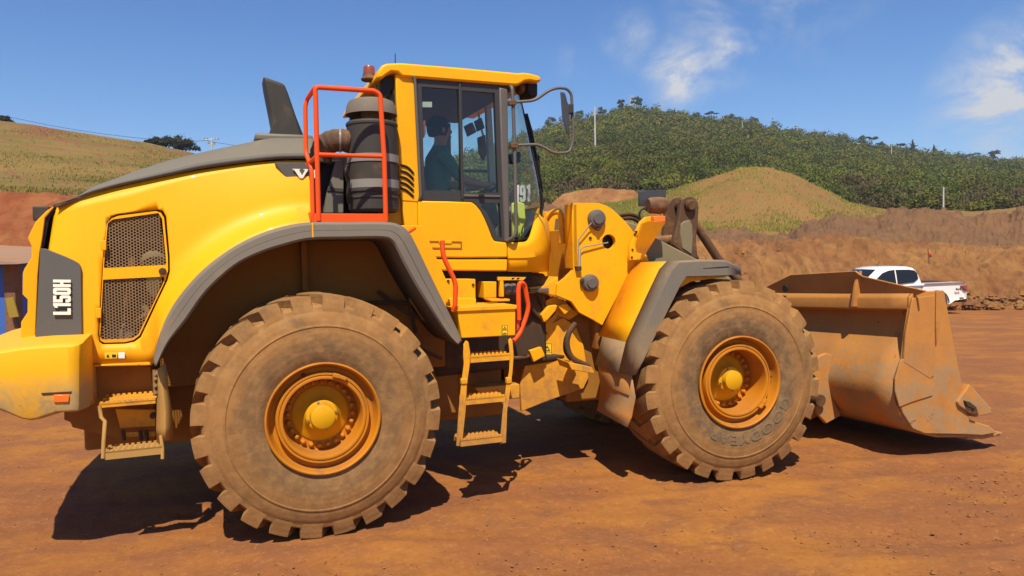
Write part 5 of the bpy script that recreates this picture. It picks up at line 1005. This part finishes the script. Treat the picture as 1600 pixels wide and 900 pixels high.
for px, dp, h, w, lb in [(252, 84, 2.2, 3.2, 'dark evergreen at the left end of the clump behind the bare hill'), (272, 86, 2.9, 3.6, 'dark evergreen in the middle of the clump behind the bare hill'), (291, 85, 2.6, 3.2, 'dark evergreen at the right end of the clump behind the bare hill'), (232, 83, 1.5, 1.2, 'small sparse dark tree at the tip of the clump behind the bare hill'), (2, 84, 1.6, 2.8, 'dark tree top showing over the hill at the left edge')]:
    tree(px, ly(px)+8, dp, h, w, 'wide', lb, (.016, .018, .010), 'dark trees behind the bare hill')

# grass on the mound and the hill, shrubs, stones
def grass(name, A, r0, r1, n, h, cols, label, seed, pxr, thin=None):
    g = np.random.default_rng(seed); rr_, cc_ = g.uniform(r0, r1, n), g.uniform(0, A.shape[1]-1.01, n); i, j = rr_.astype(int), cc_.astype(int); p = A[i, j]+(A[i+1, j]-A[i, j])*(rr_-i)[:, None]+(A[i, j+1]-A[i, j])*(cc_-j)[:, None]
    x, y = proj_np(p); k = (x > pxr[0]) & (x < pxr[1]) & (g.uniform(size=n) < np.clip((noise2(p[:, 0], p[:, 1], seed, 4, .14)-.40)*4.0, .04, 1)); p = p[k]; n = len(p)
    a = g.uniform(0, 2*pi, n); w = g.uniform(.02, .06, n); hh = h*g.uniform(.5, 1.4, n); dx = np.stack([np.cos(a)*w, np.sin(a)*w, 0*a], 1); tip = np.stack([g.normal(size=n)*.12*hh/h*h, g.normal(size=n)*.12*h, hh], 1)
    V = np.stack([p-dx, p+dx, p+tip], 1).reshape(-1, 3); C = np.repeat(np.array(cols)[g.integers(0, len(cols), n)]*g.uniform(.7, 1.3, (n, 1)), 3, 0)
    o = fast_mesh(name, V, np.arange(len(V)).reshape(-1, 3), M['leaf'], C); tag(o, label, 'grass', kind='stuff')
grass('mound_grass', MA, 4, 34.9, 140000, .17, [(.36, .32, .055), (.26, .27, .045), (.42, .34, .09), (.21, .22, .04)], 'yellow green grass growing on the conical earth mound', 5, (930, 1450))
grass('hill_grass', HA, 2, 103, 70000, .11, [(.30, .23, .055), (.22, .19, .04), (.34, .25, .08), (.20, .18, .04), (.32, .18, .06)], 'short dry grass covering the terraced hill on the left', 15, (-60, 420))
def stones(name, n, fn, smin, smax, mat, label, cat, seed):
    g = np.random.default_rng(seed); P = np.array([fn(g) for _ in range(n)]); s = smin+(smax-smin)*g.uniform(size=n)**5
    base_ = np.array([(1, 0, 0), (0, 1, 0), (-1, 0, 0), (0, -1, 0), (0, 0, .75), (0, 0, -.5)]); V = base_[None]*g.uniform(.6, 1.3, (n, 6, 1))*s[:, None, None]; a = g.uniform(0, 2*pi, n); c_, s_ = np.cos(a), np.sin(a)
    V = np.stack([V[..., 0]*c_[:, None]-V[..., 1]*s_[:, None], V[..., 0]*s_[:, None]+V[..., 1]*c_[:, None], V[..., 2]], -1)+P[:, None, :]
    T = np.array([(0, 1, 4), (1, 2, 4), (2, 3, 4), (3, 0, 4), (1, 0, 5), (2, 1, 5), (3, 2, 5), (0, 3, 5)]); Q = (T[None]+np.arange(n)[:, None, None]*6).reshape(-1, 3)
    o = fast_mesh(name, V.reshape(-1, 3), Q, mat); tag(o, label, cat, kind='stuff')
M['pebble'] = earth('earth_pebbles', (.30, .12, .04), (.42, .22, .09), (.16, .06, .03), 3)
def pg(g):
    y = 3.7+9*g.uniform()**1.6; x = g.uniform(-.85, .85)*y; return (x, y, GZ(x, y)+.002)
stones('loose_grit', 9000, pg, .003, .015, M['pebble'], 'fine loose grit scattered over the packed earth', 'grit', 3)
def pcl(g):
    y = g.uniform(3.9, 6.6); x = 3.3+.75*(y-4.8)+g.normal()*.55; return (x, y, G0+.01+.02*g.uniform())
stones('earth_clods', 1500, pcl, .003, .018, M['pebble'], 'crumbly clods of churned earth in the lower right corner', 'clods', 4)
def pbank(g):
    px = g.uniform(1100, 1620); t = g.uniform(); y0 = np.interp(px, [p[0] for p in crest], [p[1] for p in crest]); w = world_at(px, y0+5+t*(478-y0), 32.3-4.2*t); return w
stones('bank_rubble', 3500, pbank, .03, .26, M['bank_orange'], 'earth lumps and stones lying on the cut bank', 'rubble', 6)

# ------------------------------------------------ masts and posts
M['pole'] = earth('concrete_pole', (.50, .47, .42), (.6, .57, .5), (.35, .32, .28), 1)
def post(px, yt, yb, depth, r, label, cat='pole', name='utility_pole', group=None, mat='pole', arm=None):
    x, y, z0 = world_at(px, yb, depth); _, _, z1 = world_at(px, yt, depth); e = empty(name, (x, y, z0), label=label, cat=cat, group=group)
    tube('pole_shaft', [(x, y, z0-1.5), (x, y, z1)], [r, r*.65], mat, e, 8)
    if arm:
        for dz, w in arm: a = tube('crossarm', [(x-w, y, z1-dz), (x+w, y, z1-dz+w*.12)], r*.6, mat, e, 6)
        for dz, w in arm:
            for s in (-1, -.55, .55, 1): tube('insulator', [(x+s*w, y, z1-dz+.02), (x+s*w, y, z1-dz+.22)], r*.45, 'bark', e, 6)
    return e
post(930, 166, 221, 150, .20, 'tallest pale pole rising out of the wood near the mirror', arm=[(1.6, .5)])
post(1061, 179, 197, 240, .14, 'thin pole among the trees right of the hilltop'); post(975, 181, 192, 230, .12, 'short pole half hidden by trees below the hilltop'); post(1160, 190, 208, 230, .14, 'pale pole halfway along the wooded ridge'); post(1393, 221, 243, 230, .14, 'thin pale pole where the ridge meets the sky, left of the dark conical tree')
post(1474, 292, 332, 58, .085, 'white square post in front of the wood on the spoil heaps', 'post', 'boundary_post')
post(1035, 152, 172, 270, .10, 'faint mast on the ridge right of the lattice tower', 'mast', 'radio_mast')
x, y, z = world_at(988, 172, 265); e = empty('lattice_tower', (x, y, z), label='small red and white lattice tower on the hilltop', cat='tower'); _, _, z1 = world_at(988, 149, 265)
for s in (-1, 1):
    for q in (-1, 1): tube('tower_leg', [(x+s*.9, y+q*.9, z-1), (x+s*.45, y+q*.45, z1)], .09, 'pole', e, 5)
for k in range(7): a = z+(z1-z)*k/7; b_ = z+(z1-z)*(k+1)/7; w = .85-.4*k/7; tube('tower_brace', [(x-w*(-1)**k, y-.6, a), (x+w*(-1)**k, y-.6, b_)], .07, 'red_lens' if k % 2 else 'pole', e, 5)
pe = post(332, 215, 262, 82, .12, 'power pole with a double crossarm behind the bonnet', arm=[(.25, .75), (.75, .35)])
wx = [world_at(*p) for p in [(-30, 174, 84), (30, 186, 84), (90, 198, 84), (160, 209, 84), (225, 216.5, 83), (280, 221, 83), (326, 219.5, 82)]]
tag(tube('power_line', wx, .022, 'black', None, 5, smooth=True), 'thin power line sagging along the bare hill to the power pole', 'cable')
tag(tube('power_line', [world_at(326, 221, 82), world_at(400, 232, 82), world_at(470, 250, 84)], .02, 'black', None, 5), 'short power line running from the power pole behind the bonnet', 'cable')
# little pennant stuck in the bank
x, y, z = world_at(1452, 408, 30.5); e = empty('marker_flag', (x, y, z), label='small orange pennant on a stick in the cut bank above the pickup', cat='flag'); _, _, z1 = world_at(1451, 388, 30.5); tube('stick', [(x, y, z-.2), (x-.05, y, z1)], .025, 'bark', e, 6)
V = [(x-.05, y, z1), (x+.10, y-.03, z1-.34), (x+.0, y, z1-.38)]; mesh_obj('flag_cloth', V, [(0, 1, 2)], M['orange'], e, solid=.02)

# hut corner at the left edge
M['wood'] = earth('weathered_wood', (.20, .10, .055), (.27, .14, .08), (.12, .06, .035), 2, (1, 1, .2), .03); M['blue'] = paint('blue_sheet_paint', (.05, .13, .42), .25, 0, .5); M['tin_roof'] = paint('rusty_tin', (.30, .22, .17), .4, 0, .7)
W = Frame(0, 0, 0); HD = 12.5
x0, _, zt = world_at(4, 408, HD); x1, _, _ = world_at(21, 408, HD); zb_ = GZ(0, HD); e = empty('site_hut', ((x0+x1)/2, HD, zb_), label='blue sheet hut with a brown timber corner post and tin roof at the left edge', cat='hut')
box('corner_post', W, x0, x1, HD, HD+.18, zb_-.1, zt, 'wood', e); box('hut_wall', W, x0-2.4, x0-.005, HD+.05, HD+.12, zb_, zt-.03, 'blue', e); box('hut_side_wall', W, x1-.06, x1-.01, HD+.18, HD+2.6, zb_, zt-.03, 'blue', e)
xr, _, zr = world_at(40, 411, HD-.1); xl, _, zl = world_at(0, 399, HD-.1); V, f = prism_data([Vector((x0-2.6, HD-.3, zl+.1)), Vector((xr-.05, HD-.3, zr+.02)), Vector((xr, HD-.3, zr-.015)), Vector((x0-2.6, HD-.3, zr-.02))], [Vector((x0-2.6, HD+2.8, zl+.3)), Vector((xr-.05, HD+2.8, zr+.22)), Vector((xr, HD+2.8, zr+.18)), Vector((x0-2.6, HD+2.8, zr+.18))]); mesh_obj('hut_roof', V, f, M['tin_roof'], e)
bd = [world_at(px, py, HD-.12) for px, py in ((8, 466), (20, 464), (29, 495), (14, 497))]; V, f = prism_data([Vector(p) for p in bd], [Vector((p[0], p[1]+.03, p[2])) for p in bd]); tag(mesh_obj('tilted_board', V, f, M['label_yellow'] if False else paint('mustard_board_paint', (.30, .21, .03), .35, 0, .6), None, bevel=.004), 'mustard yellow board leaning askew against the hut post', 'board')
q0, q1 = world_at(24, 495, HD-.1), world_at(33, 520, HD-.1); tag(tube('rope_end', [q0, q1, (q1[0]+.05, q1[1], G0)], .012, 'black', None), 'dark rod hanging down from the mustard board to the ground', 'rod')

# ------------------------------------------------ white pickup behind the bucket
PK_A = radians(180+11); kx, ky, kz = world_at(1511, 470, 26.6); pk = empty('pickup_truck', (kx, ky, 0), PK_A, label='white double-cab pickup truck parked at the foot of the cut bank', cat='pickup truck')
PZ = GZ(20, 26); pk.location = (kx, ky, PZ); bpy.context.view_layer.update()
# rear left corner (0, +.9) of the truck comes to (kx, ky)
off = Matrix.Rotation(PK_A, 3, 'Z')@Vector((0, .9, 0)); pk.location = (kx-off.x, ky-off.y, PZ); bpy.context.view_layer.update(); PM = pk.matrix_world.copy()
def L(x, y, z): return PM@Vector((x, y, z))
def pmesh(name, V, f, mat, parent=pk, **k): return mesh_obj(name, [L(*v) for v in V], f, M[mat], parent, **k)
arc = lambda cx, cz, r, a0, a1, n=10: [(cx+r*cos(radians(a0+(a1-a0)*i/n)), cz+r*sin(radians(a0+(a1-a0)*i/n))) for i in range(n+1)]
prof = [(.02, .55), (0, .80), (.02, 1.0), (.05, 1.12), (.10, 1.15), (1.74, 1.13), (1.76, 1.08), (4.0, 1.07), (4.30, 1.10), (4.9, 1.02), (5.2, .90), (5.28, .70), (5.27, .42), (4.90, .36)]+arc(4.42, .40, .44, -5, 185)+[(3.9, .36), (1.85, .36)]+arc(1.20, .40, .46, -5, 185)+[(.5, .50)]
def pring(y, s): return [(2.6+(x-2.6)*s, y, .75+(z-.75)*(1-(1-s)*.8)) for x, z in prof]
rs_ = [pring(.82, .985), pring(.89, 1), pring(.90, 1), pring(-.90, 1), pring(-.89, 1), pring(-.82, .985)]
V = [p for r in rs_ for p in r]; n = len(prof); f = grid_faces(6, n, False, True)+[tuple(range(n)), tuple(range(5*n, 6*n))]
body = pmesh('truck_body', V, f, 'white_paint', bevel=.02, auto=30)
def gh(z, x0, x1, y): return [(x0, y, z), (x1, y, z), (x1, -y, z), (x0, -y, z)]
lv = [(1.07, 1.76, 4.20, .87), (1.20, 1.78, 4.05, .855), (1.45, 1.86, 3.76, .81), (1.62, 1.95, 3.54, .765), (1.70, 2.03, 3.40, .73), (1.755, 2.2, 3.2, .62), (1.775, 2.5, 3.0, .3)]
def ghr(z, x0, x1, y):
    o = []
    for sx, sy in ((0, 1), (1, 1), (1, -1), (0, -1)):
        for k in range(4): a = radians(90*k/3); q = .09; 
        o.append(((x0 if sx == 0 else x1), y*sy, z))
    xc = (x0+x1)/2; return [(x0, y*.85, z), (x0+.08, y, z), (xc, y*1.01, z), (x1-.14, y*.985, z), (x1, y*.8, z), (x1+.04, 0, z), (x1, -y*.8, z), (x1-.14, -y*.985, z), (xc, -y*1.01, z), (x0+.08, -y, z), (x0, -y*.85, z), (x0-.02, 0, z)]
rows = [ghr(*l) for l in lv]; V = [p for r in rows for p in r]; f = grid_faces(len(rows), 12, False, True)+[tuple(range((len(rows)-1)*12, len(rows)*12))]; pmesh('truck_cab', V, f, 'white_paint', bevel=.02, auto=50)
ysd = lambda z: np.interp(z, [l[0] for l in lv], [l[3] for l in lv])*1.012+.03
for sg in (1, -1):
    for nm, q in (('side_window', [(2.88, 1.14), (3.80, 1.14), (3.64, 1.34), (3.38, 1.54), (3.12, 1.625), (2.88, 1.65)]), ('side_window', [(2.16, 1.20), (2.82, 1.14), (2.82, 1.65), (2.30, 1.645), (2.08, 1.61), (2.00, 1.50), (1.98, 1.32)])):
        pmesh(nm, [(x, sg*ysd(z), z) for x, z in q]+[(x, sg*(ysd(z)-.02), z) for x, z in q], prism_data([(0, 0, 0)]*len(q), [(0, 0, 0)]*len(q))[1], 'car_glass', smooth=False)
    pmesh('tail_lamp', [(x, sg*(.905 if i < 4 else .80), z) for i, (x, z) in enumerate([(-.005, .80), (-.005, 1.04), (.24, 1.02), (.12, .90)]*2)], prism_data([0]*0+[(0, 0, 0)]*4, [(0, 0, 0)]*4)[1], 'red_lens', bevel=.01)
    pmesh('door_handle', [(2.05+a*.14, sg*(.90+b_*.03), 1.0+c*.03) for a in (0, 1) for b_ in (0, 1) for c in (0, 1)], [(0, 1, 3, 2), (4, 6, 7, 5), (0, 4, 5, 1), (2, 3, 7, 6), (0, 2, 6, 4), (1, 5, 7, 3)], 'steel', bevel=.008)
    pmesh('wing_mirror', [(3.5+a*.12, sg*(.90+b_*.2), 1.1+c*.16) for a in (0, 1) for b_ in (0, 1) for c in (0, 1)], [(0, 1, 3, 2), (4, 6, 7, 5), (0, 4, 5, 1), (2, 3, 7, 6), (0, 2, 6, 4), (1, 5, 7, 3)], 'white_paint', bevel=.03)
    for (x_, za_, zb2) in ((1.86, .42, 1.06), (2.83, .42, 1.12), (3.72, .5, 1.06)): pmesh('door_gap', [(x_+a*.012, sg*(.893+b_*.012), z_) for z_ in (za_, zb2) for a in (0, 1) for b_ in (0, 1)], [(0, 1, 3, 2), (4, 6, 7, 5), (0, 4, 5, 1), (2, 3, 7, 6), (0, 2, 6, 4), (1, 5, 7, 3)], 'black', smooth=False)
    for cx in (1.20, 4.42):
        w = empty('wheel', L(cx, sg*.76, .39), PK_A); w.parent = pk; w.matrix_parent_inverse = PM.inverted()
        cy = lambda a, b_, q: L(cx+a, sg*(.76+q), .39+b_)
        V, f = lathe_data([(.22, -.11), (.36, -.12), (.39, -.09), (.39, .09), (.36, .12), (.27, .125), (.22, .11)], cy, 32); mesh_obj('tyre', V, f, M['black'], w, auto=40)
        V, f = lathe_data([(.25, -.1), (.25, .12), (.235, .12), (.22, .06), (.06, .05), (.05, .08), (0, .08)], cy, 32); mesh_obj('rim', V, f, M['steel'], w, auto=40)
    pmesh('wheel_arch', [(1.20+.47*cos(radians(a)), sg*q, .40+.47*sin(radians(a))) for q in (.45, .905) for a in range(0, 181, 15)], grid_faces(2, 13), 'black', solid=.012)
pmesh('windshield', [(4.20, .70, 1.12), (4.26, 0, 1.12), (4.20, -.70, 1.12), (3.50, -.60, 1.66), (3.56, 0, 1.67), (3.50, .60, 1.66)], [(0, 1, 4, 5), (1, 2, 3, 4)], 'car_glass', solid=.02, solid_off=0)
pmesh('bed_liner', [(x, y, z) for z in (1.152, 1.16) for x, y in ((.08, .20), (1.72, .20), (1.72, -.82), (.08, -.82))], [(0, 1, 2, 3), (4, 5, 6, 7), (0, 1, 5, 4), (1, 2, 6, 5), (2, 3, 7, 6), (3, 0, 4, 7)], 'black')
pmesh('rear_bumper', [(x, y, z) for z in (.42, .60) for x, y in ((-.10, .80), (.25, .86), (.25, -.86), (-.10, -.80))], [(0, 3, 2, 1), (4, 5, 6, 7), (0, 1, 5, 4), (1, 2, 6, 5), (2, 3, 7, 6), (3, 0, 4, 7)], 'dark_metal', bevel=.03)
V, f = font_data('4x4', .13, .006); pmesh('drive_badge', [(.48-x, .907+d, .86+y) for x, y, d in V], f, 'ink', smooth=False)
tube('roof_aerial', [L(3.05, .1, 1.76), L(2.95, .1, 1.95)], .01, 'black', pk, 6)

# ------------------------------------------------ operator in the cab
def skin_mesh(name, J, E, rad, root=0, sub=2):
    me = bpy.data.meshes.new(name); me.from_pydata([tuple(j) for j in J], E, []); o = bpy.data.objects.new(name, me); col.objects.link(o)
    m = o.modifiers.new('skin', 'SKIN'); m.use_smooth_shade = True; m.branch_smoothing = .4
    for i, v in enumerate(me.skin_vertices[0].data): v.radius = (rad[i], rad[i]) if not isinstance(rad[i], tuple) else rad[i]; v.use_root = (i == root)
    s = o.modifiers.new('sub', 'SUBSURF'); s.levels = sub; s.render_levels = sub; bpy.context.view_layer.update(); dg = bpy.context.evaluated_depsgraph_get()
    ev = bpy.data.meshes.new_from_object(o.evaluated_get(dg)); V = [tuple(v.co) for v in ev.vertices]; f = [tuple(p.vertices) for p in ev.polygons]; bpy.data.objects.remove(o); return V, f
pu = su+.06; Q = lambda u, v, z: R.w(u, v, z)
J, E, rad = [], [], []
def add(p, r, par=None):
    J.append(p); rad.append(r)
    if par is not None: E.append((par, len(J)-1))
    return len(J)-1
pel = add(Q(pu-.02, 0, 2.48), .14); ab = add(Q(pu-.03, 0, 2.62), .135, pel); ch = add(Q(pu-.01, 0, 2.80), .15, ab); uc = add(Q(pu, 0, 2.90), .12, ch); nk = add(Q(pu+.02, 0, 3.0), .055, uc)
hd0 = add(Q(pu+.035, 0, 3.06), .075, nk); hd1 = add(Q(pu+.03, 0, 3.14), .098, hd0); hd2 = add(Q(pu+.02, 0, 3.20), .08, hd1); add(Q(pu+.145, 0, 3.12), .014, hd1)
for s in (-1, 1):
    sh = add(Q(pu, .17*s, 2.89), .075, uc); el = add(Q(pu+.13, .26*s, 2.66), .05, sh); wr_ = add(Q(swu-.09, .17*s, swz+.02), .030, el); pm = add(Q(swu-.04, .165*s, swz+.03), .034, wr_)
    for k in range(4):
        a = add(Q(swu+.005, (.150+.018*(k-1.5))*s, swz+.045), .0095, pm); b1 = add(Q(swu+.03, (.150+.019*(k-1.5))*s, swz+.035-.003*k), .0088, a); add(Q(swu+.035, (.148+.019*(k-1.5))*s, swz+.010), .008, b1)
    t0 = add(Q(swu-.03, .125*s, swz+.03), .011, pm); add(Q(swu-.005, .112*s, swz+.035), .009, t0)
    hp = add(Q(pu+.02, .09*s, 2.46), .10, pel); kn = add(Q(pu+.44, .15*s, 2.46), .068, hp); an = add(Q(pu+.55, .15*s, 2.04), .045, kn); add(Q(pu+.70, .15*s, 1.95), .04, an)
V, f = skin_mesh('person', J, E, rad)
pe_ = mesh_obj('person', V, f, M['skin'], None); pe_.data.materials.append(M['shirt']); pe_.data.materials.append(M['trousers']); ce = np.array(pe_.location)
for p in pe_.data.polygons:
    w = np.array(p.center)+ce; d = w[:2]-R.o; u, v, z = d@R.U, d@R.V, w[2]
    if z < 2.53 and u < pu+.8 and not (u > swu-.22 and z > swz-.1): p.material_index = 2
    elif z < 2.985 and (u < pu+.13 or (abs(v) < .3 and z > 2.72 and u < pu+.2)): p.material_index = 1
tag(pe_, 'machine operator in a green short-sleeved shirt seated at the wheel inside the cab', 'person')
V, f = lathe_data([(0, .12), (.06, .11), (.095, .07), (.108, .02), (.105, -.03), (.09, -.07)], lambda a, b_, q: Q(pu+.005+a, b_*.9, 3.15+q), 20); mesh_obj('hair', V, f, M['hair'], pe_)
for s in (-1, 1):
    V, f = lathe_data([(0, -.012), (.010, -.006), (.012, 0), (.010, .006), (0, .012)], lambda a, b_, q: Q(pu+.112+q*.6, .035*s+a, 3.145+b_*.7), 10); mesh_obj('eye', V, f, M['ink'], pe_)
    V, f = lathe_data([(0, -.01), (.02, -.008), (.026, 0), (.02, .008), (0, .01)], lambda a, b_, q: Q(pu+.03+a*.7, .10*s+q, 3.125+b_), 10); mesh_obj('ear', V, f, M['skin'], pe_)
V, f = tube_data([Q(pu+.125, -.022, 3.075), Q(pu+.13, 0, 3.073), Q(pu+.125, .022, 3.075)], .005, 6); mesh_obj('mouth', V, f, M['red_lens'], pe_)

# ------------------------------------------------ thin haze over the whole site
hm = bpy.data.materials.new('airlight'); hm.use_nodes = True; hm.node_tree.nodes.clear(); ho = hm.node_tree.nodes.new('ShaderNodeOutputMaterial'); hv = hm.node_tree.nodes.new('ShaderNodeVolumePrincipled')
hv.inputs['Color'].default_value = (.80, .88, 1, 1); hv.inputs['Density'].default_value = .00045; hv.inputs['Anisotropy'].default_value = .2; hm.node_tree.links.new(hv.outputs[0], ho.inputs['Volume'])
V, f = box_data(W, -1520, 1520, -1520, 1520, -4, 110); hz = mesh_obj('haze', V, f, hm, None, smooth=False); tag(hz, 'thin pale haze in the air over the site', 'haze', kind='stuff')
